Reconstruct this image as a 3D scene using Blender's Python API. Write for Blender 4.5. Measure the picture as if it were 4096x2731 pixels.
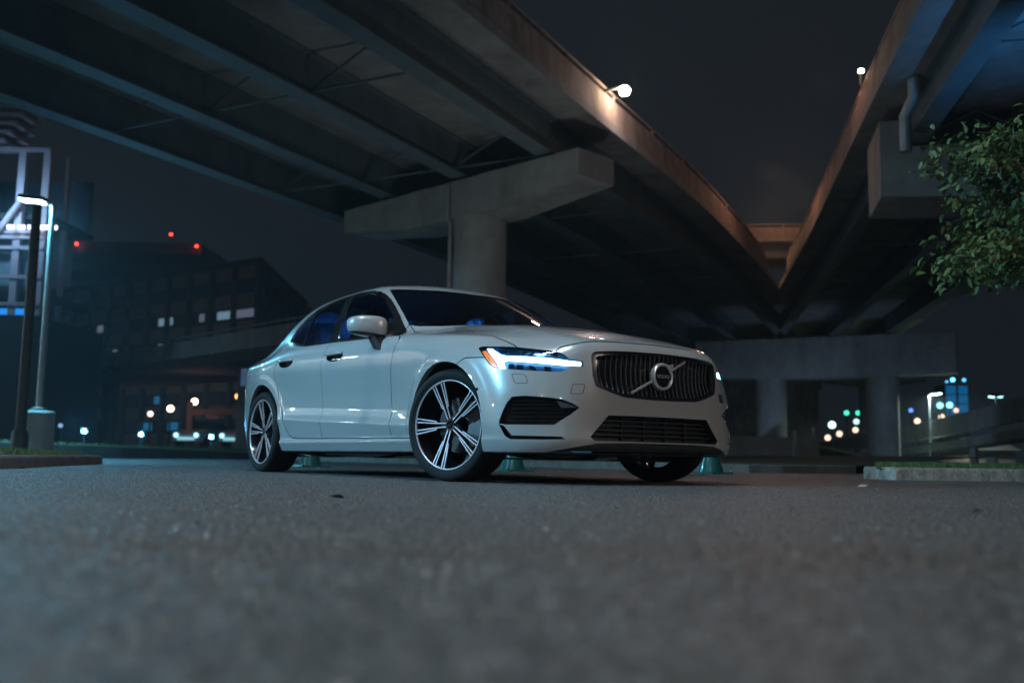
import bpy, bmesh, math, random
import numpy as np
from mathutils import Vector, Matrix
random.seed(7)
scene = bpy.context.scene
for o in list(bpy.data.objects): bpy.data.objects.remove(o)
COL = scene.collection
R = math.radians
# ---------------------------------------------------------------- camera (35 mm lens, knee-low, wide open)
CAM_POS = Vector((4.9404, -3.8806, .1319)); CAM_YAW, CAM_PITCH, CAM_ROLL = 2.532289, .118404, .015938
_f = Vector((math.cos(CAM_YAW)*math.cos(CAM_PITCH), math.sin(CAM_YAW)*math.cos(CAM_PITCH), math.sin(CAM_PITCH)))
_r = Vector((math.sin(CAM_YAW), -math.cos(CAM_YAW), 0)); _u = _r.cross(_f)
_r2 = math.cos(CAM_ROLL)*_r+math.sin(CAM_ROLL)*_u; _u2 = -math.sin(CAM_ROLL)*_r+math.cos(CAM_ROLL)*_u
cam = bpy.data.cameras.new('camera'); cam.sensor_width = 36; cam.lens = 34.844; cam.clip_start = .02; cam.clip_end = 3000
cam.dof.use_dof = True; cam.dof.focus_distance = 5.55; cam.dof.aperture_fstop = 1.9; cam.dof.aperture_blades = 9
cam_ob = bpy.data.objects.new('camera', cam); COL.objects.link(cam_ob)
_m = Matrix((_r2, _u2, -_f)).transposed().to_4x4(); _m.translation = CAM_POS; cam_ob.matrix_world = _m
scene.camera = cam_ob
# ---------------------------------------------------------------- night sky
world = bpy.data.worlds.new('World'); scene.world = world; world.use_nodes = True
nt = world.node_tree; bg = nt.nodes['Background']
sky = nt.nodes.new('ShaderNodeTexSky'); sky.sky_type = 'NISHITA'; sky.sun_disc = False
sky.sun_elevation = R(-4.0); sky.sun_rotation = R(60); sky.air_density = 1.0; sky.dust_density = .3; sky.ozone_density = 3.0
mixn = nt.nodes.new('ShaderNodeMix'); mixn.data_type = 'RGBA'; mixn.blend_type = 'MIX'; mixn.inputs[0].default_value = .97
nt.links.new(sky.outputs[0], mixn.inputs[6]); mixn.inputs[7].default_value = (.105, .138, .185, 1)   # city glow on a hazy night sky
nt.links.new(mixn.outputs[2], bg.inputs[0]); bg.inputs[1].default_value = .085
# faint moonlight
moon = bpy.data.lights.new('moonlight', 'SUN'); moon.energy = .02; moon.angle = R(.5); moon.color = (.8, .9, 1)
moon_ob = bpy.data.objects.new('moonlight', moon); COL.objects.link(moon_ob); moon_ob.rotation_euler = (R(40), 0, R(60))
vs = scene.view_settings; vs.view_transform = 'Standard'; vs.look = 'None'; vs.exposure = 0.0; vs.gamma = 1; vs.use_curve_mapping = False
scene.render.engine = 'CYCLES'; scene.cycles.use_denoising = True; scene.cycles.max_bounces = 6
HAZE = .0012
KEY_A, KEY_B, KEY_C, KEY_D = 285., 55., 62., 340.      # watts of the car park lamps near the car
scene.cycles.sample_clamp_indirect = 4.0; scene.cycles.blur_glossy = .3
# ---------------------------------------------------------------- helpers
def mat(name, col, rough=.5, metal=0., spec=.5, var=.12, vscale=6., bump=0., bscale=60., coat=0., crough=.03, emit=None, estr=0., trans=0., col2=None, stain=0., sscale=1.2, rvar=.0):
    m = bpy.data.materials.new(name); m.use_nodes = True; t = m.node_tree; b = t.nodes['Principled BSDF']; L = t.links.new
    b.inputs['Roughness'].default_value = rough; b.inputs['Metallic'].default_value = metal; b.inputs['Specular IOR Level'].default_value = spec
    b.inputs['Coat Weight'].default_value = coat; b.inputs['Coat Roughness'].default_value = crough
    b.inputs['Transmission Weight'].default_value = trans
    tc = t.nodes.new('ShaderNodeTexCoord')
    n = t.nodes.new('ShaderNodeTexNoise'); n.inputs['Scale'].default_value = vscale; n.inputs['Detail'].default_value = 6; L(tc.outputs['Object'], n.inputs['Vector'])
    r = t.nodes.new('ShaderNodeValToRGB'); r.color_ramp.elements[0].position = .3; r.color_ramp.elements[1].position = .7
    c2 = col2 or [min(1, c*(1+var)) for c in col]; c1 = [c*(1-var) for c in col] if not col2 else col
    r.color_ramp.elements[0].color = (*c1, 1); r.color_ramp.elements[1].color = (*c2, 1); L(n.outputs['Fac'], r.inputs['Fac'])
    out = r.outputs['Color']
    if stain:
        n2 = t.nodes.new('ShaderNodeTexNoise'); n2.inputs['Scale'].default_value = sscale; n2.inputs['Detail'].default_value = 8; n2.inputs['Roughness'].default_value = .65
        mp = t.nodes.new('ShaderNodeMapping'); mp.inputs['Scale'].default_value = (1, 1, .35); L(tc.outputs['Object'], mp.inputs['Vector']); L(mp.outputs['Vector'], n2.inputs['Vector'])
        mr = t.nodes.new('ShaderNodeMapRange'); mr.inputs[1].default_value = .42; mr.inputs[2].default_value = .68; mr.inputs[3].default_value = 0; mr.inputs[4].default_value = stain; L(n2.outputs['Fac'], mr.inputs[0])
        mx = t.nodes.new('ShaderNodeMix'); mx.data_type = 'RGBA'; mx.blend_type = 'MULTIPLY'; L(mr.outputs[0], mx.inputs[0]); L(out, mx.inputs[6]); mx.inputs[7].default_value = (.35, .33, .30, 1)
        out = mx.outputs[2]
    L(out, b.inputs['Base Color'])
    if rvar:
        mr = t.nodes.new('ShaderNodeMapRange'); mr.inputs[3].default_value = max(.02, rough-rvar); mr.inputs[4].default_value = rough+rvar; L(n.outputs['Fac'], mr.inputs[0]); L(mr.outputs[0], b.inputs['Roughness'])
    if bump:
        nb = t.nodes.new('ShaderNodeTexNoise'); nb.inputs['Scale'].default_value = bscale; nb.inputs['Detail'].default_value = 5; L(tc.outputs['Object'], nb.inputs['Vector'])
        bp = t.nodes.new('ShaderNodeBump'); bp.inputs['Strength'].default_value = bump; bp.inputs['Distance'].default_value = .02; L(nb.outputs['Fac'], bp.inputs['Height']); L(bp.outputs['Normal'], b.inputs['Normal'])
    if emit:
        b.inputs['Emission Color'].default_value = (*emit, 1); b.inputs['Emission Strength'].default_value = estr
    return m
def glass_mat(name, tint, gloss=1.0, rough=.02):
    """thin tinted pane: see-through part + Fresnel reflection"""
    m = bpy.data.materials.new(name); m.use_nodes = True; t = m.node_tree; t.nodes.clear(); L = t.links.new
    o = t.nodes.new('ShaderNodeOutputMaterial'); a = t.nodes.new('ShaderNodeBsdfTransparent'); a.inputs[0].default_value = (*tint, 1)
    g = t.nodes.new('ShaderNodeBsdfGlossy'); g.inputs['Roughness'].default_value = rough; g.inputs['Color'].default_value = (gloss, gloss, gloss, 1)
    f = t.nodes.new('ShaderNodeFresnel'); f.inputs[0].default_value = 1.5; mx = t.nodes.new('ShaderNodeMixShader')
    L(f.outputs[0], mx.inputs[0]); L(a.outputs[0], mx.inputs[1]); L(g.outputs[0], mx.inputs[2]); L(mx.outputs[0], o.inputs[0])
    return m
def emat(name, col, strength):
    m = bpy.data.materials.new(name); m.use_nodes = True; t = m.node_tree; t.nodes.clear()
    o = t.nodes.new('ShaderNodeOutputMaterial'); e = t.nodes.new('ShaderNodeEmission'); e.inputs[0].default_value = (*col, 1); e.inputs[1].default_value = strength
    t.links.new(e.outputs[0], o.inputs[0]); return m
def tag(o, label=None, cat=None, group=None, kind=None):
    if label: o['label'] = label
    if cat: o['category'] = cat
    if group: o['group'] = group
    if kind: o['kind'] = kind
    return o
def thing(name, label, cat, loc=(0, 0, 0), rotz=0., group=None):
    o = bpy.data.objects.new(name, None); COL.objects.link(o); o.location = loc; o.rotation_euler = (0, 0, rotz); o.empty_display_size = .1
    return tag(o, label, cat, group)
def link(name, me, m=None, parent=None):
    o = bpy.data.objects.new(name, me); COL.objects.link(o)
    if m and not me.materials: me.materials.append(m)
    if parent: o.parent = parent
    return o
class MB:
    """collects shapes, builds ONE mesh object"""
    def __init__(s): s.v = []; s.f = []; s.sm = []
    def add(s, vs, fs, smooth=False):
        n = len(s.v); s.v += [tuple(v) for v in vs]; s.f += [tuple(i+n for i in f) for f in fs]; s.sm += [smooth]*len(fs); return s
    def box(s, x0, x1, y0, y1, z0, z1, M=None):
        vs = [Vector((x, y, z)) for z in (z0, z1) for x, y in ((x0, y0), (x1, y0), (x1, y1), (x0, y1))]
        if M is not None: vs = [M @ v for v in vs]
        return s.add(vs, [(3, 2, 1, 0), (4, 5, 6, 7), (0, 1, 5, 4), (1, 2, 6, 5), (2, 3, 7, 6), (3, 0, 4, 7)])
    def bbox(s, x0, x1, y0, y1, z0, z1, b=.02, M=None):
        """box with chamfered vertical edges and a chamfered top"""
        def ring(x0, x1, y0, y1, z): return [Vector(p) for p in ((x0+b, y0, z), (x1-b, y0, z), (x1, y0+b, z), (x1, y1-b, z), (x1-b, y1, z), (x0+b, y1, z), (x0, y1-b, z), (x0, y0+b, z))]
        r = [ring(x0, x1, y0, y1, z0), ring(x0, x1, y0, y1, z1-b), ring(x0+b*.7, x1-b*.7, y0+b*.7, y1-b*.7, z1)]
        return s.loft(r, True, True, M=M)
    def loft(s, rings, cap0=False, cap1=False, closed=True, smooth=False, M=None):
        n = len(rings[0]); vs = [Vector(p) for r in rings for p in r]
        if M is not None: vs = [M @ v for v in vs]
        fs = []
        for i in range(len(rings)-1):
            for j in range(n if closed else n-1):
                k = (j+1) % n; fs.append((i*n+j, i*n+k, (i+1)*n+k, (i+1)*n+j))
        s.add(vs, fs, smooth)
        if cap0: s.add([vs[j] for j in range(n)], [tuple(range(n-1, -1, -1))])
        if cap1: s.add([vs[(len(rings)-1)*n+j] for j in range(n)], [tuple(range(n))])
        return s
    def lathe(s, prof, n=24, M=None, smooth=True, close=False):
        """prof: (r, z) from bottom to top about z"""
        rings = [[(r*math.cos(2*math.pi*j/n), r*math.sin(2*math.pi*j/n), z) for j in range(n)] for r, z in prof]
        if close: rings.append(rings[0])
        return s.loft(rings, prof[0][0] > 1e-6 and not close and False, False, True, smooth, M)
    def cyl(s, p, q, r0, r1=None, n=12, cap=True, smooth=True):
        p, q = Vector(p), Vector(q); r1 = r0 if r1 is None else r1; d = (q-p).normalized()
        a = d.orthogonal().normalized(); b = d.cross(a)
        f = lambda c, r: [c+a*r*math.cos(2*math.pi*j/n)+b*r*math.sin(2*math.pi*j/n) for j in range(n)]
        return s.loft([f(p, r0), f(q, r1)], cap, cap, True, smooth)
    def tube(s, pts, r, n=8, closed=False, smooth=True):
        pts = [Vector(p) for p in pts]; rings = []; up = None
        for i, p in enumerate(pts):
            a = pts[i-1] if (i or closed) else p; b = pts[(i+1) % len(pts)] if (i < len(pts)-1 or closed) else p
            d = (b-a).normalized()
            if up is None: up = d.orthogonal().normalized()
            up = (up-d*up.dot(d)).normalized(); c = d.cross(up); rr = r[i] if hasattr(r, '__len__') else r
            rings.append([p+up*rr*math.cos(2*math.pi*j/n)+c*rr*math.sin(2*math.pi*j/n) for j in range(n)])
        if closed: rings.append(rings[0])
        return s.loft(rings, not closed, not closed, True, smooth)
    def build(s, name, m, parent=None, angle=None):
        me = bpy.data.meshes.new(name); me.from_pydata([tuple(v) for v in s.v], [], s.f)
        me.polygons.foreach_set('use_smooth', s.sm)
        if angle: me.polygons.foreach_set('use_smooth', [True]*len(s.f)); me.set_sharp_from_angle(angle=R(angle))
        me.update(); return link(name, me, m, parent)
def copy_tree(o, parent=None):
    c = o.copy(); COL.objects.link(c); c.parent = parent
    for ch in list(o.children): copy_tree(ch, c)
    return c
# ---------------------------------------------------------------- shared materials
M_PAINT = mat('white_car_paint', (.40, .405, .41), rough=.27, metal=.15, spec=.5, var=.012, vscale=3, coat=1.0, crough=.012)
M_DARK = mat('black_plastic', (.030, .031, .033), rough=.45, var=.2, vscale=20)
M_GLOSSBLK = mat('gloss_black', (.012, .012, .013), rough=.08, var=.1, coat=.5)
M_CHROME = mat('chrome', (.75, .76, .78), rough=.10, metal=1, var=.03)
M_DCHROME = mat('dark_chrome', (.30, .31, .33), rough=.14, metal=1, var=.05)
M_RUBBER = mat('tyre_rubber', (.014, .0145, .0155), rough=.75, spec=.25, var=.25, vscale=30, bump=.15, bscale=120)
M_GLASS = glass_mat('tinted_window_glass', (.42, .47, .50))
M_WS = glass_mat('windscreen_glass', (.62, .68, .68))
M_LENS = glass_mat('headlamp_lens', (.96, .97, 1))
M_DRL = emat('daytime_running_light', (.30, .74, 1.0), 11.0)
M_AMBER = mat('amber_reflector', (.85, .16, .03), rough=.25, var=.35, vscale=60, emit=(1.0, .22, .05), estr=.35)
M_LAMPIN = mat('headlamp_housing', (.006, .048, .105), rough=.25, metal=.0, var=.4, vscale=40)
M_REFLECT = mat('headlamp_reflector', (.08, .20, .34), rough=.15, metal=1, var=.25, vscale=50)
M_MACH = mat('machined_alloy', (.72, .70, .78), rough=.34, metal=.55, var=.04)
M_WBLACK = mat('wheel_black', (.016, .016, .018), rough=.2, var=.1, coat=.3)
M_DISC = mat('brake_disc_steel', (.10, .098, .098), rough=.38, metal=1, var=.15, vscale=25)
M_SEAT = mat('charcoal_leather', (.035, .036, .038), rough=.5, var=.2, vscale=15)
M_TRIM = mat('pale_headliner', (.45, .44, .40), rough=.8, var=.08)
M_TAIL = mat('tail_lamp_red', (.35, .01, .012), rough=.1, var=.2, vscale=30, coat=.6)
M_BLUEGLOW = emat('blue_ambient_light', (.02, .16, 1.0), 1.2)


M_GLASSD = glass_mat('dusty_window_glass', (.42, .47, .50))
def _dust(m, k):
    t = m.node_tree; o = t.nodes['Material Output'] if 'Material Output' in t.nodes else [n for n in t.nodes if n.type == 'OUTPUT_MATERIAL'][0]; src = o.inputs[0].links[0].from_socket
    d = t.nodes.new('ShaderNodeBsdfDiffuse'); d.inputs[0].default_value = (.6, .62, .65, 1); x = t.nodes.new('ShaderNodeMixShader'); x.inputs[0].default_value = k
    t.links.new(src, x.inputs[1]); t.links.new(d.outputs[0], x.inputs[2]); t.links.new(x.outputs[0], o.inputs[0])
_dust(M_GLASSD, .16)

M_SLAT = mat('bright_grille_bar', (.78, .79, .82), rough=.30, metal=.6, var=.04)
M_BAR = mat('grille_vertical_bar', (.50, .51, .53), rough=.22, metal=.75, var=.04)
import numpy as np
# ---------------------------------------------------------------- car body shape (pure maths)

def pchip(xk, yk, x):
    """monotone cubic through knots xk; yk may be (n,) or (n,m)"""
    xk = np.asarray(xk, float); yk = np.asarray(yk, float); x = np.asarray(x, float)
    one = yk.ndim == 1
    if one: yk = yk[:, None]
    h = np.diff(xk)[:, None]; d = np.diff(yk, axis=0) / h
    m = np.zeros_like(yk); m[0] = d[0]; m[-1] = d[-1]
    for i in range(1, len(xk) - 1):
        a, b = d[i-1], d[i]; w1 = 2*h[i]+h[i-1]; w2 = h[i]+2*h[i-1]
        ok = a*b > 0
        m[i] = np.where(ok, (w1+w2)/(w1/np.where(ok, a, 1)+w2/np.where(ok, b, 1)), 0)
    xc = np.clip(x, xk[0], xk[-1]); j = np.clip(np.searchsorted(xk, xc) - 1, 0, len(xk) - 2)
    t = ((xc - xk[j]) / h[j, 0])[:, None]; hh = h[j]
    r = ((2*t**3-3*t**2+1)*yk[j] + (t**3-2*t**2+t)*hh*m[j] + (3*t**2-2*t**3)*yk[j+1] + (t**3-t**2)*hh*m[j+1])
    r = r + np.where(x < xk[0], x - xk[0], np.where(x > xk[-1], x - xk[-1], 0))[:, None] * np.where((x < xk[0])[:, None], m[0], m[-1])
    return r[:, 0] if one else r
def gsm(a, sig, axis):
    n = int(3*sig)+1; k = np.exp(-.5*(np.arange(-n, n+1)/sig)**2); k /= k.sum()
    a = np.moveaxis(a, axis, 0); p = np.concatenate([2*a[:1]-a[n:0:-1], a, 2*a[-1:]-a[-2:-n-2:-1]], 0)
    out = sum(k[i]*p[i:i+a.shape[0]] for i in range(2*n+1))
    return np.moveaxis(out, 0, axis)
class T2:
    """dense table of a smooth function of two variables, bicubic lookup, with normaliser 1/|grad|"""
    def __init__(s, u0, v0, step, tab):
        s.u0, s.v0, s.h, s.t = u0, v0, step, tab
        gu, gv = np.gradient(tab, step); s.n = 1/np.sqrt(1+gu**2+gv**2)
    def __call__(s, u, v):
        nu, nv = s.t.shape
        a = np.clip((u-s.u0)/s.h, 1, nu-2.001); b = np.clip((v-s.v0)/s.h, 1, nv-2.001)
        a, b = np.broadcast_arrays(a, b)
        i = a.astype(int); j = b.astype(int); fa = a-i; fb = b-j
        def cw(f): return (-.5*f+f*f-.5*f**3, 1-2.5*f*f+1.5*f**3, .5*f+2*f*f-1.5*f**3, -.5*f*f+.5*f**3)
        wa, wb = cw(fa), cw(fb); r = 0
        for p in range(4):
            for q in range(4):
                r = r + wa[p]*wb[q]*s.t[i+p-1, j+q-1]
        nn = s.n[i, j]*(1-fa)*(1-fb)+s.n[i+1, j]*fa*(1-fb)+s.n[i, j+1]*(1-fa)*fb+s.n[i+1, j+1]*fa*fb
        return r, nn
ST = .01
ARCH = ((.005, .315, .376), (-2.862, .315, .390))
XG = np.arange(-4.1, 1.1, ST); ZG = np.arange(.0, 1.6, ST/2); WG = np.arange(-.03, 1.08, ST)
def mk_side():
    # profile of the flank at mid door: straight creased lower part, soft upper part
    low = [(.0, .72), (.10, .80), (.165, .862), (.174, .868), (.236, .908), (.262, .884), (.36, .917), (.40, .9005), (.455, .8895)]
    up = [(.455, .8895), (.54, .8950), (.64, .9085), (.75, .9215), (.80, .9205), (.85, .913), (.90, .897), (.945, .876), (1.0, .845), (1.1, .78), (1.7, .5)]
    zz = np.arange(0, 1.6, .001)
    w = np.where(zz < .455, np.interp(zz, *zip(*low)), pchip(*zip(*up), zz))
    w = gsm(w, 3.0, 0)
    zc = np.interp(XG, [-2.7, -2.42, -1.69, -.64, -.40, .2, 1], [.42, .413, .381, .338, .327, .318, .318])
    off = pchip([-4.1, -3.4, -2.9, -2.2, -1.3, -.6, 0, .3, .5, 1.1], [-.06, -.014, .005, .002, 0, 0, .003, -.004, -.008, -.03], XG)
    # the hollow above the door crease fades out over the wheels
    fade = pchip([-4.1, -3.0, -2.45, -2.1, -.75, -.45, -.3, 1.1], [0, 0, .55, 1, 1, .6, .1, .1], XG)
    tab = np.zeros((len(XG), len(ZG)))
    flat = np.interp(zz, [0, .10, .165, .174, .236, .262, .34, .6, .75, 1.6], [.72, .80, .862, .868, .906, .903, .910, .914, .9215, .9215])
    for i in range(len(XG)):
        zn = np.interp(ZG, [0, .262, zc[i], zc[i]+.22, 1.6], [0, .262, .36, .58, 1.6])
        a = np.interp(zn, zz, w); b = np.minimum(np.interp(zn, zz, flat), np.where(zn > .7, np.interp(zn, zz, w), 9))
        tab[i] = fade[i]*a+(1-fade[i])*b+off[i]
    X, Z = np.meshgrid(XG, ZG, indexing='ij')
    for cx, cz, r in ARCH:          # slightly raised band round each wheel opening
        d = np.hypot(X-cx, Z-cz)
        s = np.clip((r+.082-d)/.03, 0, 1); tab += .011*s*s*(3-2*s)*np.clip((Z-.25)/.15, 0, 1)*1.0
    tab = gsm(tab, 1.2, 0)
    return T2(XG[0], ZG[0], ST, tab[:, ::2])
ZG2 = ZG[::2]
def grid_table(us, vs, M, U, V, su, sv):
    """M[len(us)][len(vs)] -> dense table over U x V"""
    a = pchip(vs, np.array(M).T, V).T if True else None      # (len(us), len(V))
    b = pchip(us, a, U)
    if su: b = gsm(b, su, 0)
    if sv: b = gsm(b, sv, 1)
    return b
def mk_top():
    vs = [0, .3, .5, .62, .76, .85, .93, 1.05]
    us = [-4.1, -3.85, -3.45, -3.14, -2.75, -2.4, -2.1, -1.6, -1.05, -.75, -.6, -.3, 0, .2, .35, .5, .7, .80, .9, 1.1]
    M = [[1.05, 1.04, 1.01, .96, .87, .82, .75, .62], [1.062, 1.055, 1.025, .98, .895, .84, .77, .65],
         [1.075, 1.07, 1.045, 1.0, .925, .875, .80, .68], [1.085, 1.085, 1.065, 1.025, .95, .90, .835, .72],
         [1.08, 1.08, 1.075, 1.045, .995, .95, .88, .78], [1.05, 1.05, 1.045, 1.035, 1.015, .985, .92, .81],
         [1.02, 1.02, 1.02, 1.02, 1.005, .982, .935, .82], [1.0, 1.0, 1.0, 1.0, .985, .968, .92, .8],
         [.99, .99, .99, .985, .968, .948, .90, .78], [1.02, 1.01, .988, .962, .943, .925, .875, .76],
         [1.018, 1.008, .985, .955, .933, .914, .86, .75], [1.002, .99, .968, .934, .905, .885, .825, .72],
         [.974, .962, .940, .905, .873, .850, .785, .68], [.943, .932, .912, .880, .842, .818, .74, .62],
         [.915, .904, .883, .850, .806, .775, .69, .58], [.885, .873, .850, .812, .752, .705, .62, .5],
         [.828, .817, .798, .735, .66, .60, .5, .4], [.792, .785, .768, .70, .61, .54, .45, .35],
         [.74, .735, .72, .65, .55, .48, .4, .3], [.6, .6, .58, .5, .4, .3, .2, .1]]
    W = np.maximum(WG, 0)
    tab = grid_table(us, vs, M, XG, np.abs(WG), 3.5, 1.8)
    return T2(XG[0], WG[0], ST, tab)
def mk_nose():
    vs = [0, .25, .40, .48, .56, .64, .72, .80, .86, .90, .94, 1.08]
    us = [0, .15, .20, .235, .30, .46, .60, .70, .76, .80, .9, 1.0, 1.6]
    M = [[.60, .59, .575, .56, .535, .50, .445, .36, .26, .16, 0, -.4], [.79, .78, .765, .75, .725, .69, .635, .55, .45, .36, .2, -.3],
         [.845, .838, .824, .81, .787, .75, .69, .60, .505, .405, .24, -.3], [.858, .852, .838, .824, .80, .764, .703, .612, .517, .42, .25, -.3],
         [.854, .848, .834, .82, .797, .76, .700, .612, .522, .43, .25, -.3], [.864, .857, .84, .82, .792, .75, .692, .603, .503, .39, .2, -.3],
         [.868, .859, .838, .813, .777, .725, .655, .557, .447, .325, .15, -.4], [.858, .848, .825, .798, .757, .697, .615, .50, .375, .25, .05, -.5],
         [.842, .832, .806, .777, .732, .662, .56, .42, .285, .15, -.1, -.6], [.815, .806, .782, .75, .695, .61, .49, .34, .18, .0, -.2, -.7],
         [.73, .72, .695, .66, .60, .51, .38, .23, .05, -.1, -.3, -.8], [.62, .61, .585, .55, .49, .40, .27, .1, -.05, -.2, -.4, -.9],
         [.0, .0, -.05, -.1, -.2, -.3, -.4, -.5, -.6, -.7, -.9, -1.3]]
    tab = grid_table(us, vs, M, ZG2, np.abs(WG), 1.0, 3.0).T
    # mirror-smooth at the centre line is ensured by |w|
    return T2(WG[0], ZG2[0], ST, tab)
def mk_tail():
    vs = [0, .4, .6, .7, .78, .84, .88, .92, 1.08]
    us = [0, .2, .35, .6, .85, 1.05, 1.6]
    M = [[-3.6, -3.58, -3.5, -3.42, -3.32, -3.2, -3.1, -2.9, -2.5], [-3.76, -3.74, -3.68, -3.6, -3.49, -3.37, -3.24, -3.02, -2.5],
         [-3.86, -3.84, -3.78, -3.69, -3.57, -3.44, -3.3, -3.05, -2.5], [-3.885, -3.865, -3.805, -3.715, -3.605, -3.48, -3.34, -3.1, -2.5],
         [-3.875, -3.855, -3.795, -3.71, -3.60, -3.48, -3.34, -3.1, -2.5], [-3.84, -3.82, -3.75, -3.66, -3.53, -3.39, -3.22, -3.0, -2.4],
         [-3.5, -3.5, -3.4, -3.3, -3.2, -3.1, -3.0, -2.8, -2.2]]
    tab = -grid_table(us, vs, M, ZG2, np.abs(WG), 3.0, 3.0).T
    return T2(WG[0], ZG2[0], ST, tab)
def mk_gside():
    us = [-4.1, -3.3, -3.0, -2.7, -2.4, -2.0, -1.5, -1.0, -.7, -.4, 1.1]
    vs = [0, .85, .95, 1.05, 1.15, 1.25, 1.33, 1.38, 1.45, 1.6]
    base = np.array([.80, .855, .868, .826, .773, .710, .655, .617, .56, .42])
    dz = [-.32, -.16, -.098, -.040, -.008, 0.002, .006, .012, .006, -.02, -.15]
    M = [[b+d for b in base] for d in dz]
    return T2(XG[0], ZG2[0], ST, grid_table(us, vs, M, XG, ZG2, 5, 3))
def mk_roof():
    c = pchip([-4.1, -3.5, -3.2, -2.9, -2.6, -2.3, -2.0, -1.75, -1.5, -1.3, -1.1, -.8, 1.1],
              [.95, 1.14, 1.24, 1.322, 1.382, 1.414, 1.424, 1.422, 1.412, 1.397, 1.372, 1.305, .6], XG)
    tab = c[:, None] - .022*(np.abs(WG)/.6)[None]**3 - .022*(WG[None]/.6)**2
    return T2(XG[0], WG[0], ST, gsm(tab, 4, 0))
def mk_ws():
    x0 = pchip([0, .9, 1.0, 1.15, 1.33, 1.42, 1.6], [1.2, -.235, -.425, -.73, -1.105, -1.30, -1.7], ZG2)
    tab = x0[None] - .56*WG[:, None]**2 - .10*np.abs(WG[:, None])**5
    return T2(WG[0], ZG2[0], ST, tab)
def mk_rw():
    x0 = pchip([0, 1.0, 1.1, 1.2, 1.3, 1.38, 1.6], [-5, -3.55, -3.32, -3.10, -2.85, -2.62, -1.9], ZG2)
    tab = -(x0[None] + .42*WG[:, None]**2)
    return T2(WG[0], ZG2[0], ST, tab)
SIDE, TOP, NOSE, TAIL, GSIDE, ROOF, WS, RW = mk_side(), mk_top(), mk_nose(), mk_tail(), mk_gside(), mk_roof(), mk_ws(), mk_rw()
def smax(a, b, k):
    h = np.maximum(k-np.abs(a-b), 0)
    return np.maximum(a, b)+h*h/(4*k)
def smin(a, b, k):
    return -smax(-a, -b, k)
def body_f(x, y, z):
    w = np.sqrt(y*y+1e-8)
    s, n = SIDE(x, z); a = (w-s)*n
    t, n = TOP(x, w); b = (z-t)*n
    s, n = NOSE(w, z); c = (x-s)*n
    s, n = TAIL(w, z); d = (-x-s)*n
    f = smax(smax(smax(a, b, .045), c, .06), d, .06)
    f = np.maximum(f, .165-z)
    s, n = GSIDE(x, z); a = (w-s)*n
    t, n = ROOF(x, w); b = (z-t)*n
    s, n = WS(w, z); c = (x-s)*n
    s, n = RW(w, z); d = (-x-s)*n
    g = smax(smax(smax(a, b, .07), c, .055), d, .07)
    g = np.maximum(g, .82-z)
    return smin(f, g, np.interp(x, [-2.7, -2.5, -.9, -.6], [.07, .015, .015, .03]))
def body_n(P, e=.004):
    x, y, z = P[:, 0], P[:, 1], P[:, 2]
    g = np.stack([body_f(x+e, y, z)-body_f(x-e, y, z), body_f(x, y+e, z)-body_f(x, y-e, z), body_f(x, y, z+e)-body_f(x, y, z-e)], 1)/(2*e)
    return g
def project(P, it=5):
    P = P.copy()
    for _ in range(it):
        g = body_n(P); f = body_f(P[:, 0], P[:, 1], P[:, 2])
        P -= (f/np.maximum((g*g).sum(1), .2))[:, None]*g
    return P
def surface_nets(h=.01, box=(-3.95, .93, -.98, .0, .15, 1.475)):
    xs = np.arange(box[0], box[1], h); ny = int(round(-box[2]/h)); ys = -(np.arange(ny)[::-1]-.5)*h; zs = np.arange(box[4], box[5], h)
    F = np.empty((len(xs), len(ys), len(zs)), np.float32)
    for i0 in range(0, len(xs), 40):
        F[i0:i0+40] = grid_f(xs[i0:i0+40], ys, zs)
    S = F < 0
    nz = len(zs)
    c = S[:-1, :-1, :-1].astype(np.int8)
    for a, b, d in ((1,0,0),(0,1,0),(0,0,1),(1,1,0),(1,0,1),(0,1,1),(1,1,1)):
        c = c + S[a:len(xs)-1+a, b:len(ys)-1+b, d:nz-1+d]
    act = (c > 0) & (c < 8)
    idx = -np.ones(act.shape, np.int64); ii = np.argwhere(act); idx[act] = np.arange(len(ii))
    V = np.stack([xs[ii[:, 0]]+h/2, ys[ii[:, 1]]+h/2, zs[ii[:, 2]]+h/2], 1)
    quads = []
    for ax in range(3):
        A = [slice(None)]*3; B = [slice(None)]*3; A[ax] = slice(0, -1); B[ax] = slice(1, None)
        d = S[tuple(A)].astype(np.int8)-S[tuple(B)].astype(np.int8)
        e = np.argwhere(d != 0); sg = d[tuple(e.T)]
        o = [k for k in range(3) if k != ax]
        ok = (e[:, o[0]] > 0) & (e[:, o[1]] > 0) & (e[:, o[0]] < act.shape[o[0]]) & (e[:, o[1]] < act.shape[o[1]]); e = e[ok]; sg = sg[ok]
        q = []
        for da, db in ((1, 1), (0, 1), (0, 0), (1, 0)):
            k = e.copy(); k[:, o[0]] -= da; k[:, o[1]] -= db; q.append(idx[tuple(k.T)])
        q = np.stack(q, 1)
        flip = (sg < 0) if ax != 1 else (sg > 0)
        q[flip] = q[flip][:, ::-1]
        quads.append(q)
    Q = np.concatenate(quads); Q = Q[(Q >= 0).all(1)]
    mid = np.abs(V[:, 1]) < h*.25
    i, j, k = ii.T; C = {}
    for a in (0, 1):
        for b in (0, 1):
            for d in (0, 1): C[a, b, d] = F[i+a, j+b, k+d]
    fm = sum(C.values())/8
    g = np.stack([sum(v*(1 if q[n] else -1) for q, v in C.items())/(4*h) for n in range(3)], 1)
    st = (fm/np.maximum((g*g).sum(1), .2))[:, None]*g
    V = V-np.clip(st, -h, h)
    V = project(V, 2)
    V[mid, 1] = 0
    return V, Q
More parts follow.
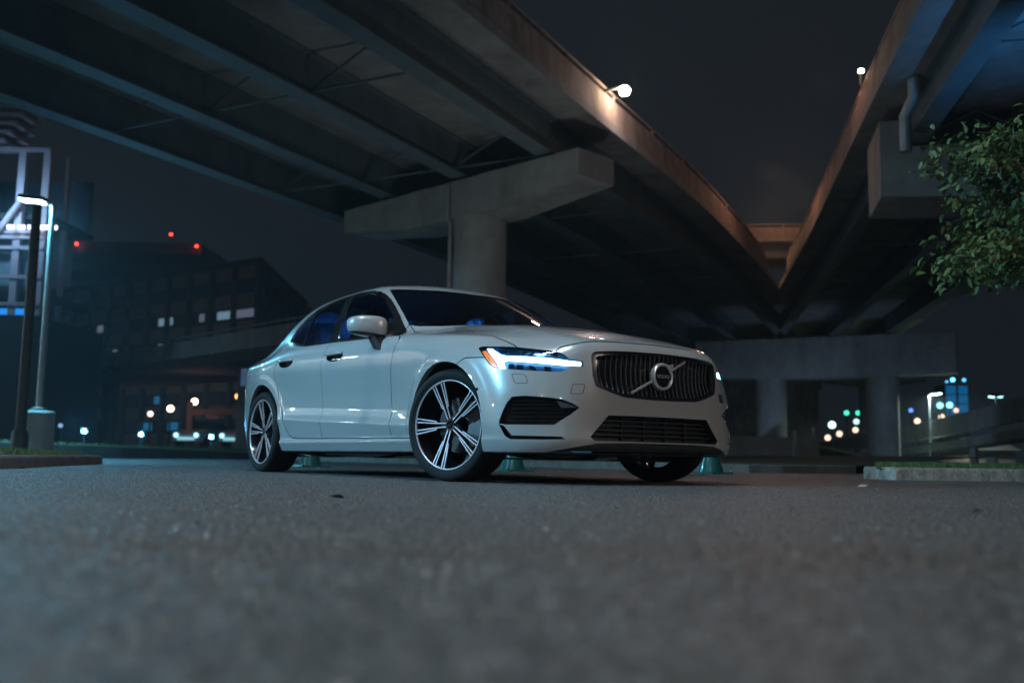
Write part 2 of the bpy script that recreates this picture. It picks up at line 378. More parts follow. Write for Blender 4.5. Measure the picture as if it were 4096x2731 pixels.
def grid_f(xs, ys, zs):
    w = np.sqrt(ys**2+1e-8)
    def s2(T, u, v):  # -> (value, norm) on outer grid
        r, n = T(u[:, None], v[None, :]); return r, n
    x3, w3, z3 = xs[:, None, None], w[None, :, None], zs[None, None, :]
    sxz = lambda r: r[:, None, :]
    sxw = lambda r: r[:, :, None]
    swz = lambda r: r[None]
    r, n = s2(SIDE, xs, zs); a = (w3-sxz(r))*sxz(n)
    r, n = s2(TOP, xs, w); b = (z3-sxw(r))*sxw(n)
    r, n = s2(NOSE, w, zs); c = (x3-swz(r))*swz(n)
    r, n = s2(TAIL, w, zs); d = (-x3-swz(r))*swz(n)
    f = smax(smax(smax(a, b, .045), c, .06), d, .06); f = np.maximum(f, .165-z3)
    r, n = s2(GSIDE, xs, zs); a = (w3-sxz(r))*sxz(n)
    r, n = s2(ROOF, xs, w); b = (z3-sxw(r))*sxw(n)
    r, n = s2(WS, w, zs); c = (x3-swz(r))*swz(n)
    r, n = s2(RW, w, zs); d = (-x3-swz(r))*swz(n)
    g = smax(smax(smax(a, b, .07), c, .055), d, .07)
    g = np.maximum(g, .82-z3)
    return smin(f, g, np.interp(xs, [-2.7, -2.5, -.9, -.6], [.07, .015, .015, .03])[:, None, None])
# ---------------------------------------------------------------- the place: car park under a highway interchange
CAM_GROUND = Vector((4.9404, -3.8806, 0)); CAM_AHEAD = Vector((math.cos(CAM_YAW), math.sin(CAM_YAW), 0)); CAM_RIGHT = Vector((math.sin(CAM_YAW), -math.cos(CAM_YAW), 0))
def at(a, d, z=0.): return CAM_GROUND+CAM_RIGHT*a+CAM_AHEAD*d+Vector((0, 0, z))       # camera-based grid from image pixels at assumed depths: a metres across, d metres away
YAWS = math.atan2(CAM_RIGHT.y, CAM_RIGHT.x)
M_CONC = mat('weathered_concrete', (.30, .29, .27), rough=.85, var=.12, vscale=2.5, bump=.25, bscale=25, stain=.55, sscale=.8)
M_CONCW = mat('rain_streaked_parapet_concrete', (.34, .27, .22), rough=.85, var=.16, vscale=3, bump=.3, bscale=18, stain=.85, sscale=1.6)
M_KERB = mat('kerb_concrete', (.34, .32, .28), rough=.9, var=.30, vscale=22, bump=.9, bscale=45, stain=.75, sscale=9)
M_STEEL = mat('grey_green_girder_paint', (.13, .16, .165), rough=.55, var=.12, vscale=2, stain=.3)
M_POLE = mat('galvanised_pole', (.30, .33, .33), rough=.45, metal=.5, var=.1)
M_DPOLE = mat('dark_green_pole', (.04, .065, .065), rough=.5, var=.1)
M_GRASSB = mat('soil_and_turf', (.025, .038, .014), rough=.95, var=.4, vscale=8, bump=.4, bscale=30)
M_BRICK = mat('dark_facade_panel', (.16, .14, .13), rough=.7, var=.15, vscale=.5)
M_FIN = mat('facade_fin', (.03, .032, .036), rough=.6, var=.1)
M_PANE = mat('dark_window_glass', (.03, .033, .04), rough=.12, var=.25, vscale=.3)
# asphalt
def asphalt():
    m = bpy.data.materials.new('asphalt'); m.use_nodes = True; t = m.node_tree; b = t.nodes['Principled BSDF']; L = t.links.new
    tc = t.nodes.new('ShaderNodeTexCoord')
    def noise(s, d=4, r=.6):
        n = t.nodes.new('ShaderNodeTexNoise'); n.inputs['Scale'].default_value = s; n.inputs['Detail'].default_value = d; n.inputs['Roughness'].default_value = r; L(tc.outputs['Object'], n.inputs['Vector']); return n
    v = t.nodes.new('ShaderNodeTexVoronoi'); v.inputs['Scale'].default_value = 95; L(tc.outputs['Object'], v.inputs['Vector'])
    v2 = t.nodes.new('ShaderNodeTexVoronoi'); v2.inputs['Scale'].default_value = 38; L(tc.outputs['Object'], v2.inputs['Vector'])
    big = noise(.55, 5); mid = noise(24, 5, .7)
    r = t.nodes.new('ShaderNodeValToRGB'); e = r.color_ramp.elements; e[0].position = .15; e[0].color = (.014, .015, .017, 1); e[1].position = .9; e[1].color = (.165, .163, .165, 1)
    L(v.outputs['Color'], r.inputs['Fac'])
    r2 = t.nodes.new('ShaderNodeMapRange'); r2.inputs[1].default_value = .3; r2.inputs[2].default_value = .7; r2.inputs[3].default_value = .62; r2.inputs[4].default_value = 1.25; L(big.outputs['Fac'], r2.inputs[0])
    r3 = t.nodes.new('ShaderNodeMapRange'); r3.inputs[1].default_value = .35; r3.inputs[2].default_value = .65; r3.inputs[3].default_value = .45; r3.inputs[4].default_value = 1.55; L(mid.outputs['Fac'], r3.inputs[0])
    mm = t.nodes.new('ShaderNodeMath'); mm.operation = 'MULTIPLY'; L(r2.outputs[0], mm.inputs[0]); L(r3.outputs[0], mm.inputs[1])
    mx = t.nodes.new('ShaderNodeMix'); mx.data_type = 'RGBA'; mx.blend_type = 'MULTIPLY'; mx.inputs[0].default_value = 1; L(r.outputs['Color'], mx.inputs[6]); L(mm.outputs[0], mx.inputs[7]); L(mx.outputs[2], b.inputs['Base Color'])
    b.inputs['Roughness'].default_value = .5; b.inputs['Specular IOR Level'].default_value = .5
    ad = t.nodes.new('ShaderNodeMath'); ad.operation = 'ADD'; L(v.outputs['Distance'], ad.inputs[0]); L(v2.outputs['Distance'], ad.inputs[1])
    bp = t.nodes.new('ShaderNodeBump'); bp.inputs['Strength'].default_value = .9; bp.inputs['Distance'].default_value = .009; bp.invert = True; L(ad.outputs[0], bp.inputs['Height']); L(bp.outputs['Normal'], b.inputs['Normal'])
    return m
M_ASPH = asphalt()
me = bpy.data.meshes.new('asphalt_ground'); me.from_pydata([(-1500, -1500, 0), (1500, -1500, 0), (1500, 1500, 0), (-1500, 1500, 0)], [], [(0, 1, 2, 3)])
tag(link('asphalt_ground', me, M_ASPH), 'dark grey coarse asphalt of the car park', kind='structure')
# loose grit standing proud of the asphalt
rnd = random.Random(3)
def grit():
    rs = np.random.RandomState(5); dd = []
    for d0, d1, rho in ((.55, 2.2, 5200), (2.2, 5, 3600), (5, 9, 2600), (9, 15, 900)):
        n = int(.6*(d1*d1-d0*d0)*2*rho/2*1.05); dd.append(np.sqrt(rs.uniform(d0*d0, d1*d1, n)))
    d = np.concatenate(dd); n = len(d); a = rs.uniform(-.6, .6, n)*d
    px_ = CAM_GROUND.x+CAM_RIGHT.x*a+CAM_AHEAD.x*d; py_ = CAM_GROUND.y+CAM_RIGHT.y*a+CAM_AHEAD.y*d
    r = rs.uniform(.0028, .0062, n)*(1+.5*(rs.rand(n) < .06)); h = r*rs.uniform(.35, .85, n); th = rs.uniform(0, 6.28, n); s1 = rs.uniform(.7, 1.35, n)
    B = np.array([(1, 0, 0), (0, 1, 0), (-1, 0, 0), (0, -1, 0), (0, 0, 1)], float); c, s_ = np.cos(th), np.sin(th)
    tx = rs.uniform(-.5, .5, n); ty = rs.uniform(-.5, .5, n)
    V = np.zeros((n, 5, 3)); bx = B[None, :, 0]*s1[:, None]; by_ = B[None, :, 1]/s1[:, None]
    bx = bx+np.where(B[None, :, 2] > 0, tx[:, None], 0); by_ = by_+np.where(B[None, :, 2] > 0, ty[:, None], 0)
    V[:, :, 0] = px_[:, None]+r[:, None]*(bx*c[:, None]-by_*s_[:, None]); V[:, :, 1] = py_[:, None]+r[:, None]*(bx*s_[:, None]+by_*c[:, None]); V[:, :, 2] = B[None, :, 2]*h[:, None]-.0003
    T = np.array([(0, 1, 4), (1, 2, 4), (2, 3, 4), (3, 0, 4)]); F = (np.arange(n)[:, None, None]*5+T[None]).reshape(-1)
    me = bpy.data.meshes.new('gravel'); me.vertices.add(n*5); me.vertices.foreach_set('co', V.reshape(-1)); me.loops.add(len(F)); me.loops.foreach_set('vertex_index', F.astype(np.int32))
    me.polygons.add(n*4); me.polygons.foreach_set('loop_start', np.arange(0, n*12, 3, dtype=np.int32)); me.polygons.foreach_set('loop_total', np.full(n*4, 3, np.int32)); me.update(calc_edges=True); return me
tag(link('gravel', grit(), mat('asphalt_grit', (.018, .018, .020), rough=.34, vscale=130, col2=(.165, .162, .165))), 'coarse grit standing proud of the asphalt surface', 'gravel', kind='stuff')
for k, (a, d, s) in enumerate(((2.15, 6.1, .030), (2.9, 4.3, .02), (1.9, 5.2, .018), (-.55, 3.2, .022), (-3.9, 8.0, .03), (1.35, 2.9, .016))):   # bits of litter
    mb = MB(); p = at(a, d); Mx = Matrix.Translation(p+Vector((0, 0, .004))) @ Matrix.Rotation(k*1.3, 4, 'Z') @ Matrix.Rotation(.35, 4, 'X')
    mb.add([Mx @ Vector(v) for v in ((-s, -s*.6, 0), (s*.9, -s*.5, .004), (s, s*.6, .0), (-s*.7, s*.5, .006), (0, 0, .012))], [(0, 1, 4), (1, 2, 4), (2, 3, 4), (3, 0, 4)])
    tag(mb.build('paper_scrap' if k < 3 else 'leaf_scrap', mat('paper_scrap', (.5, .5, .48) if k < 3 else (.03, .028, .024), rough=.8)),
        ('pale paper scrap lying by the pale kerb', 'pale paper scrap on asphalt in front of the pale kerb end', 'tiny pale paper scrap between car and pale kerb', 'dark leaf scrap on asphalt ahead of the front wheel', 'dark scrap beside the kerb of the grass island', 'small dark leaf scrap on the bare asphalt in front of the grille')[k], 'litter')
def kerb(name, pts, h, w, inner, m, label, z0=0., hs=None, seg=2.4):
    """kerb line of butted stones; inner = +1/-1 which side the verge lies"""
    root = thing(name, label, 'kerb', (pts[0][0], pts[0][1], 0)); P = [Vector((p[0], p[1], 0)) for p in pts]
    L = [0]; 
    for a, b in zip(P, P[1:]): L.append(L[-1]+(b-a).length)
    def pos(s):
        s = max(0, min(L[-1], s))
        for i in range(len(P)-1):
            if s <= L[i+1]+1e-9: t = (s-L[i])/(L[i+1]-L[i]); return P[i].lerp(P[i+1], t), (P[i+1]-P[i]).normalized(), i+t
    n = max(1, round(L[-1]/seg))
    for k in range(n):
        s0, s1 = L[-1]*k/n+.004, L[-1]*(k+1)/n-.004; rings = []; q = 5
        for j in range(q):
            p, d, it = pos(s0+(s1-s0)*j/(q-1)); nn = Vector((-d.y, d.x, 0))*inner; hh = hs[int(it)]+(hs[min(len(hs)-1, int(it)+1)]-hs[int(it)])*(it-int(it)) if hs else h
            jit = rnd.uniform(-.008, .008); b = .018
            rings.append([p+nn*0+Vector((0, 0, z0-.02)), p+nn*(.012+jit)+Vector((0, 0, hh-b)), p+nn*(.012+b+jit)+Vector((0, 0, hh)), p+nn*w+Vector((0, 0, hh+.004)), p+nn*w+Vector((0, 0, z0-.02))])
        o = MB().loft(rings if inner < 0 else [r[::-1] for r in rings], True, True).build('kerb_stone', m, root); o.location = -Vector(root.location)
    return root
def blades(name, polys, n, hmin, hmax, zf, m, label, wdt=.006):
    """turf: blades on triangles listed as three site points"""
    vs, fs = [], []; ar = [((b-a).cross(c-a)).length/2 for a, b, c in polys]; T = sum(ar)
    for (a, b, c), A in zip(polys, ar):
        for i in range(int(n*A/T)):
            u, v = rnd.random(), rnd.random()
            if u+v > 1: u, v = 1-u, 1-v
            p = a+(b-a)*u+(c-a)*v; h = rnd.uniform(hmin, hmax); th = rnd.random()*6.28; l = rnd.uniform(0, .6)*h; w = wdt*rnd.uniform(.7, 1.4); k = len(vs)
            dx, dy = math.cos(th), math.sin(th)
            vs += [(p.x-dy*w, p.y+dx*w, p.z), (p.x+dy*w, p.y-dx*w, p.z), (p.x+dx*l*.4+dy*w*.6, p.y+dy*l*.4-dx*w*.6, p.z+h*.6), (p.x+dx*l, p.y+dy*l, p.z+h)]
            fs += [(k, k+1, k+2), (k, k+2, k+3)]
    me = bpy.data.meshes.new(name); me.from_pydata(vs, [], fs); return tag(link(name, me, m), label, 'grass', kind='stuff')
M_BLADE = mat('grass_blades', (.045, .095, .020), rough=.6, var=.5, vscale=7, col2=(.10, .13, .04))
def soil(name, pts, label):
    me = bpy.data.meshes.new(name); me.from_pydata([tuple(p) for p in pts], [], [tuple(range(len(pts)))]); return tag(link(name, me, M_GRASSB), label, kind='structure')
# right: pale kerb with turf behind
RK = [(-4.1, 8.75), (-2.6, 6.65), (-1.05, 4.48), (-.86, 4.22), (-.78, 4.10), (-.66, 4.06), (-.58, 4.20), (-.45, 4.55), (-.12, 5.25), (.35, 6.2), (1.0, 7.6), (2.0, 9.8)]
kerb('pale_kerb', [(x, y) for x, y in RK], .115, .16, 1, M_KERB, 'pale chipped concrete kerb with its blunt end nearest the car nose')
v3 = lambda x, y, z: Vector((x, y, z))
soil('turf_bed', [v3(-.72, 4.22, .105), v3(.86, 7.7, .105), v3(1.86, 9.9, .105), v3(-6, 14, .16), v3(-4.0, 8.85, .11), v3(-.92, 4.5, .105)], 'dark soil bed behind the pale kerb')
tri = [(v3(-.72, 4.22, .105), v3(.86, 7.7, .105), v3(-2.0, 6.1, .105)), (v3(.86, 7.7, .105), v3(1.86, 9.9, .105), v3(-2.0, 6.1, .105)), (v3(1.86, 9.9, .105), v3(-6, 14, .15), v3(-2, 6.1, .105)), (v3(-2, 6.1, .105), v3(-6, 14, .15), v3(-4.0, 8.85, .11))]
blades('grass', tri, 36000, .03, .075, 0, M_BLADE, 'short green grass behind the pale kerb')
# the kerb behind the car
BK = [(-24, 7.9), (-15, 7.1), (-8.3, 6.62), (-4.9, 6.38), (-4.55, 6.55), (-4.4, 7.2), (-4.55, 9.2)]
kerb('rear_kerb', BK, .12, .16, 1, mat('dirty_kerb_concrete', (.20, .19, .17), rough=.9, var=.2, vscale=8, bump=.4, stain=.6, sscale=4), 'long dirty grey kerb running behind the car to the bridge columns')
soil('verge_bed', [v3(-24, 8.06, .11), v3(-8.3, 6.8, .11), v3(-4.85, 6.56, .11), v3(-4.7, 9.2, .11), v3(-14, 30, .5), v3(-40, 34, .5)], 'dark earth verge behind the long kerb')
# left: island with rounded nose
LK = [(1.2, -4.55), (-1.0, -3.66), (-3.18, -2.78), (-5.6, -1.85), (-7.4, -1.12), (-7.85, -.98), (-8.15, -1.05), (-8.35, -1.3), (-8.6, -1.8), (-10, -4.4), (-12, -8)]
kerb('island_kerb', LK, .102, .16, 1, mat('dark_kerb_concrete', (.13, .13, .14), rough=.9, var=.2, vscale=8, bump=.4, stain=.5, sscale=4), 'kerb with rounded corner round the grass island beside the lamp post')
island_top = [v3(1.1, -4.7, .095), v3(-3.2, -2.95, .095), v3(-7.4, -1.3, .095), v3(-8.1, -1.35, .095), v3(-9.9, -4.6, .13), v3(-12, -8.2, .2), v3(-2, -12, .2)]
MB().add([tuple(p) for p in island_top]+[(-4.2, -4.6, .218)], [(i, (i+1) % 7, 7) for i in range(7)]).build('island_bed', M_GRASSB); tag(bpy.data.objects['island_bed'], 'soil of the grass island', kind='structure')
ti = [(v3(1.1, -4.7, .095), v3(-3.2, -2.95, .095), v3(-4.2, -4.6, .22)), (v3(-3.2, -2.95, .095), v3(-7.4, -1.3, .095), v3(-4.2, -4.6, .22)), (v3(-7.4, -1.3, .095), v3(-8.1, -1.35, .095), v3(-9.9, -4.6, .13)), (v3(-7.4, -1.3, .095), v3(-9.9, -4.6, .13), v3(-4.2, -4.6, .22))]
blades('grass', ti, 40000, .025, .06, 0, M_BLADE, 'short green grass on the island with the rounded kerb')
# left, further back: raised verge with the lamp post
VK = [at(-17, 14), at(-11.5, 19), at(-10.6, 22.5), at(-10.2, 26), at(-9.9, 31), at(-9.4, 37), at(-7, 46), at(-3, 55)]
HS = [.42, .36, .33, .31, .28, .22, .2, .2]
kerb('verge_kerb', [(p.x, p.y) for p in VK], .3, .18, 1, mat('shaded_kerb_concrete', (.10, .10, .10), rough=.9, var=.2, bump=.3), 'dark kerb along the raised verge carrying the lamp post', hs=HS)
vb = [at(-17.0, 14.2, .40), at(-11.65, 19, .35), at(-10.75, 22.5, .32), at(-10.35, 26, .30), at(-10.0, 31, .27), at(-9.5, 37, .21), at(-7.1, 46, .19), at(-20, 60, .6), at(-34, 40, .7), at(-30, 20, .6)]
soil('verge_bed', vb, 'soil of the raised verge under the lamp post')
tv = [(vb[0], vb[1], vb[9]), (vb[1], vb[2], vb[9]), (vb[2], vb[3], vb[9]), (vb[3], vb[4], vb[8]), (vb[4], vb[5], vb[8]), (vb[5], vb[6], vb[7])]
blades('grass', tv, 16000, .05, .11, 0, M_BLADE, 'thin grass on the raised verge by the lamp post', wdt=.02)
# ---- flared bollards behind the car
M_TEAL = mat('teal_enamel', (.010, .085, .075), rough=.25, var=.2, vscale=12, coat=.4)
for k, (x, y, lab) in enumerate(((-6.75, 1.22, 'teal bollard with flared foot seen behind the rear wheel'), (-4.33, 2.62, 'teal bollard with flared foot seen behind the front wheel'), (-3.45, 4.90, 'teal bollard with flared foot seen beyond the far front wheel'))):
    b = thing('bollard', lab, 'bollard', (x, y, 0), 0.6+YAWS, 'teal bollards behind the car')
    MB().bbox(-.19, .19, -.19, .19, 0, .022, .012).build('base_plate', M_TEAL, b)
    MB().lathe([(.150, .02), (.140, .05), (.118, .12), (.098, .19), (.085, .26), (.075, .34), (.070, .45), (.070, .78), (.060, .82), (.0001, .84)], 24).build('post', M_TEAL, b)
    for sx in (-1, 1):
        for sy in (-1, 1):
            MB().lathe([(.014, .02), (.014, .036), (.008, .042), (.0001, .043)], 8, Matrix.Translation((sx*.155, sy*.155, 0))).build('anchor_bolt', M_CHROME, b)
    MB().lathe([(.088, .20), (.094, .21), (.094, .235), (.086, .245)], 24).build('collar', M_CHROME, b)
# ---------------------------------------------------------------- highway bridges
def curve_pts(pts, n):
    P = np.array([(p[0], p[1]) for p in pts], float); s = np.r_[0, np.cumsum(np.linalg.norm(np.diff(P, axis=0), axis=1))]
    t = np.linspace(0, s[-1], n); q = pchip(s, P, t); q = np.stack([gsm(q[:, 0], 2, 0), gsm(q[:, 1], 2, 0)], 1)
    d = np.gradient(q, axis=0); d /= np.linalg.norm(d, axis=1)[:, None]; return q, d
def sweep(mb, q, d, sec, side, z=0.):
    """sec: (offset to the side, height) closed section"""
    rings = []
    for p, t in zip(q, d):
        n = Vector((-t[1], t[0], 0))*side; rings.append([Vector((p[0], p[1], 0))+n*o+Vector((0, 0, h+z)) for o, h in (sec if side > 0 else sec)])
    return mb.loft(rings if side < 0 else [r[::-1] for r in rings], True, True)
rect = lambda o0, o1, h0, h1: [(o0, h0), (o1, h0), (o1, h1), (o0, h1)]
def bridge(label, pts, side, offs, width, zb, n=60, par=.70, rail=True, group=None, name='overpass', stop=None):
    q, d = curve_pts(pts, n); root = thing(name, label, 'bridge', (float(q[n//2][0]), float(q[n//2][1]), 0), group=group); L = -Vector(root.location)
    def P(nm, mb, m):
        o = mb.build(nm, m, root); o.location = L; return o
    P('deck_slab', sweep(MB(), q, d, [(0, zb+.90), (.9, zb+.98), (width-.9, zb+.98), (width, zb+.90), (width, zb+1.12), (0, zb+1.12)], side), M_CONC)
    for o0 in (0, width-.34):
        ne = n if stop is None or o0 else int(np.argmin(np.linalg.norm(q-np.array(stop), axis=1)))+1
        P('parapet', sweep(MB(), q[:ne], d[:ne], [(o0+.02, zb+1.122), (o0+.32, zb+1.122), (o0+.26, zb+1.12+par), (o0+.08, zb+1.12+par)], side), M_CONCW)
        if rail:
            for hh in (.16,): P('rail', sweep(MB(), q[:ne], d[:ne], rect(o0+.12, o0+.20, zb+1.12+par+hh, zb+1.12+par+hh+.07), side), M_CONCW)
            for i in range(1, ne-1, 2):
                p = Vector((q[i][0], q[i][1], 0)); nn = Vector((-d[i][1], d[i][0], 0))*side; c = p+nn*(o0+.16)
                if (c-CAM_GROUND).length < 75 and o0 == 0: P('rail_post', MB().box(c.x-.05, c.x+.05, c.y-.05, c.y+.05, zb+1.118+par, zb+1.125+par+.16), M_CONCW)
    for o in offs:
        mb = MB(); sweep(mb, q, d, rect(o-.24, o+.24, zb, zb+.045), side); sweep(mb, q, d, rect(o-.015, o+.015, zb+.045, zb+.93), side); sweep(mb, q, d, rect(o-.18, o+.18, zb+.93, zb+.975), side)
        P('girder', mb, M_STEEL)
    for i in range(2, n-2, 4):
        p = Vector((q[i][0], q[i][1], 0)); nn = Vector((-d[i][1], d[i][0], 0))*side
        if (p-CAM_GROUND).length > 48: continue
        for a, b in zip(offs, offs[1:]):
            A, B = p+nn*(a+.03), p+nn*(b-.03); mb = MB(); up = lambda v, z: v+Vector((0, 0, z))
            mb.tube([up(A, zb+.15), up(B, zb+.15)], .032, 4, smooth=False); mb.tube([up(A, zb+.15), up((A+B)/2, zb+.85)], .028, 4, smooth=False); mb.tube([up(B, zb+.15), up((A+B)/2, zb+.85)], .028, 4, smooth=False)
            P('cross_frame', mb, M_STEEL)
    return root, q, d
FA = [(3.0, -24), (-1.6, -13), (-5.0, -5.2), (-7.7, .8), (-9.8, 4.97), (-11.54, 8.23), (-13.53, 11.9), (-15.9, 16.6), (-20.4, 24.3), (-23.9, 29.9), (-29.5, 38.5), (-38, 51), (-50, 67), (-66, 88)]
bridge('curving concrete overpass on steel girders passing over the car', FA, 1, (1.15, 4.05, 6.95, 9.85), 11.0, 7.5, n=90, stop=(-23.9, 29.9))
FB = [(9, -2.2), (2.0, 4.9), (-4.74, 11.71), (-8.9, 15.9), (-18.9, 26.2), (-24.1, 31.3), (-34, 41.2), (-50, 57), (-70, 77)]
bridge('straight concrete overpass on steel girders beyond the leafy tree', FB, -1, (1.0, 3.9, 6.8), 9.0, 7.5, n=80, stop=(-23.7, 30.9))
def pier(label, A, B, z0, z1, wd, cols, rc, group='bridge piers', pipe=False, taper=.35, cheek=0):
    A, B = Vector(A), Vector(B); L = (B-A).length; root = thing('bridge_pier', label, 'bridge pier', tuple((A+B)/2), math.atan2(B.y-A.y, B.x-A.x), group)
    h = L/2; w = wd/2
    mb = MB(); rings = []
    for x, dz in ((-h, taper), (-h*.35, 0), (h*.35, 0), (h, taper)): rings.append([(x, -w, z0+dz), (x, w, z0+dz), (x, w, z1), (x, -w, z1)])
    mb.loft([r[::-1] for r in rings], True, True).build('pier_cap', M_CONC, root, angle=20)
    for x in cols:
        MB().lathe([(rc, -.3), (rc, z0+.02)], 40, Matrix.Translation((x, 0, 0))).build('column', M_CONC, root)
    for x in ((-h, h) if cheek else ()):
        MB().box(min(x, x*.91), max(x, x*.91), -w*1.001, w*1.001, z1+.001, z1+cheek).build('end_block', M_CONC, root)
    n = max(2, int(L/2.9))
    for i in range(n+1):
        x = -h+.55+(L-1.1)*i/n; MB().box(x-.35, x+.35, -w*.7, w*.7, z1-.002, z1+.10).build('bearing_pad', M_CONC, root)
    if pipe:
        x = cols[0]; MB().tube([(x-rc*.75, -rc*.85, .1), (x-rc*.75, -rc*.85, z0-.1), (x-rc*.75, -w-.06, z0), (x-rc*.75, -w-.06, z1-.1)], .055, 8).build('drain_pipe', M_CONC, root)
    return root
pier('single column hammerhead pier right behind the car roof', at(-4.6, 29.4), at(1.95, 22.95), 6.4, 7.4, 1.3, (.62,), .70, pipe=True)
pier('pier cap of the straight overpass half hidden by the tree', at(8.65, 23.2), at(18.5, 21.0), 6.15, 7.4, 2.1, (1.5,), .75, taper=.1, cheek=.62)
pier('distant pier with a wide cap and two columns to the side of the car nose', at(11.5, 60.5), at(24.5, 54.2), 5.05, 7.4, 1.6, (-2.9, 3.3), .88, taper=.15)
pier('far rust tinted pier standing behind the two column pier', at(23.4, 76), at(31, 74), 6.1, 7.4, 1.4, (-.2,), .62)
tag(MB().tube([at(8.55, 20.5, 8.4), at(8.55, 20.5, 8.0), at(8.5, 20.9, 7.7), at(8.5, 20.9, 6.9)], .13, 10).build('downpipe', M_POLE), 'thick vertical drain pipe between straight overpass and its pier cap', 'pipe')
# upper ramp crossing in the gap, lit by sodium lamps
XR = [tuple(at(4, 66)[:2]), tuple(at(11, 62)[:2]), tuple(at(16, 60)[:2]), tuple(at(21, 60.5)[:2]), tuple(at(34, 63)[:2])]
bridge('orange lit upper ramp seen in the gap between the overpasses', XR, 1, (1.0, 4.0), 6.0, 12.9, n=30)
# low ramp at the side with a barrier
def wallstrip(name, label, cat, pts, th, m, parent=None):
    rings = []
    for i, (a, d, z0, z1) in enumerate(pts):
        a2, d2 = pts[min(i+1, len(pts)-1)][:2]; a1, d1 = pts[max(i-1, 0)][:2]; t = (at(a2, d2)-at(a1, d1)).normalized(); n = Vector((-t.y, t.x, 0))*th/2; p = at(a, d)
        rings.append([p-n+Vector((0, 0, z0)), p+n+Vector((0, 0, z0)), p+n+Vector((0, 0, z1)), p-n+Vector((0, 0, z1))])
    o = MB().loft(rings, True, True).build(name, m, parent)
    if label: tag(o, label, cat)
    return o
LR = thing('low_ramp', 'low concrete ramp with barrier rising beside the street lamp', 'ramp', tuple(at(24.5, 55)))
RP = [(26.5, 90, .95, 1.8), (25.9, 75, 1.35, 2.24), (25.2, 62, 1.69, 2.68), (24.1, 52, 1.98, 3.0), (23.3, 45, 2.26, 3.31), (22.4, 36, 2.6, 3.7)]
for nm, pts in (('barrier', RP), ('deck_edge', [(a+.3, d+.3, z0-.85, z0-.40) for a, d, z0, z1 in RP])):
    o = wallstrip(nm, None, None, pts, .3 if nm == 'barrier' else 1.2, M_CONC); o.parent = LR; o.location = -Vector(LR.location)
for a, d, z in ((24.2, 52, 1.5), (22.9, 41, 1.9)):
    p = at(a, d)-Vector(LR.location); MB().box(p.x-.16, p.x+.16, p.y-.16, p.y+.16, .0, z).build('support', M_CONC, LR)
# left elevated ramp behind the office front
LRamp = [tuple(at(-46, 76)[:2]), tuple(at(-33.6, 65)[:2]), tuple(at(-20.9, 54)[:2]), tuple(at(-9.2, 41.5)[:2]), tuple(at(-4.6, 37)[:2])]
def simple_ramp(label, pts, z0, z1, w):
    q, d = curve_pts(pts, 30); root = thing('elevated_ramp', label, 'ramp', (float(q[15][0]), float(q[15][1]), 0)); L = -Vector(root.location)
    for nm, sec, m in (('deck', [(0, z0+.35), (.8, z0), (w-.8, z0), (w, z0+.35), (w, z0+.6), (0, z0+.6)], M_CONC), ('barrier', rect(.02, .25, z0+.602, z1), M_CONC), ('rail', rect(.06, .16, z1+.16, z1+.24), M_POLE)):
        o = sweep(MB(), q, d, sec, 1).build(nm, m, root); o.location = L
    for i in (3, 12, 20): p = q[i]+np.array([-d[i][1], d[i][0]])*w/2; o = MB().lathe([(.55, 0), (.55, z0+.02)], 20, Matrix.Translation((p[0], p[1], 0))).build('support', M_CONC, root); o.location = L
    return root
simple_ramp('blue tinted elevated ramp passing in front of the dark office block', LRamp, 4.55, 5.75, 8)
# abutment far under the bridges
ab = wallstrip('abutment_wall', 'brownish abutment wall far below the merging overpasses', 'wall', [(6, 84, 0, 7.4), (24.2, 78, 0, 7.2)], 1.5, M_CONCW)
rw_ = wallstrip('retaining_wall', 'low grey retaining wall beside the car nose', 'wall', [(5.0, 44, 0, 1.3), (13.0, 42, 0, 1.25)], .4, M_CONC)
mound = MB(); mp_ = [[at(13.2, 40, .02), at(17, 43, .02), at(26, 52, .02), at(40, 66, .02)], [at(14.5, 52, 1.2), at(18.5, 54, .5), at(27, 60, .25), at(41, 72, .2)], [at(15, 70, 2.6), at(21, 70, 1.6), at(28, 72, .5), at(42, 80, .3)]]
mound.loft(mp_, closed=False); tag(mound.build('grass_mound', M_GRASSB), 'dark grass bank rising under the bridges', kind='structure')
tm = [(mp_[0][0], mp_[0][1], mp_[1][0]), (mp_[0][1], mp_[1][1], mp_[1][0]), (mp_[0][1], mp_[0][2], mp_[1][1]), (mp_[1][0], mp_[1][1], mp_[2][0])]
blades('grass', tm, 9000, .08, .2, 0, M_BLADE, 'dark grass on the bank under the bridges', wdt=.05)
for a, d, h, lab in ((11.4, 40, 1.45, 'short pale post nearest the left column of the two column pier'), (13.65, 45, 1.8, 'short pale post further from the left column of the two column pier')):
    o = MB().lathe([(.07, 0), (.07, h-.03), (.05, h), (.0001, h)], 12, Matrix.Translation(at(a, d))).build('marker_post', M_POLE); tag(o, lab, 'post', 'marker posts under the bridge')
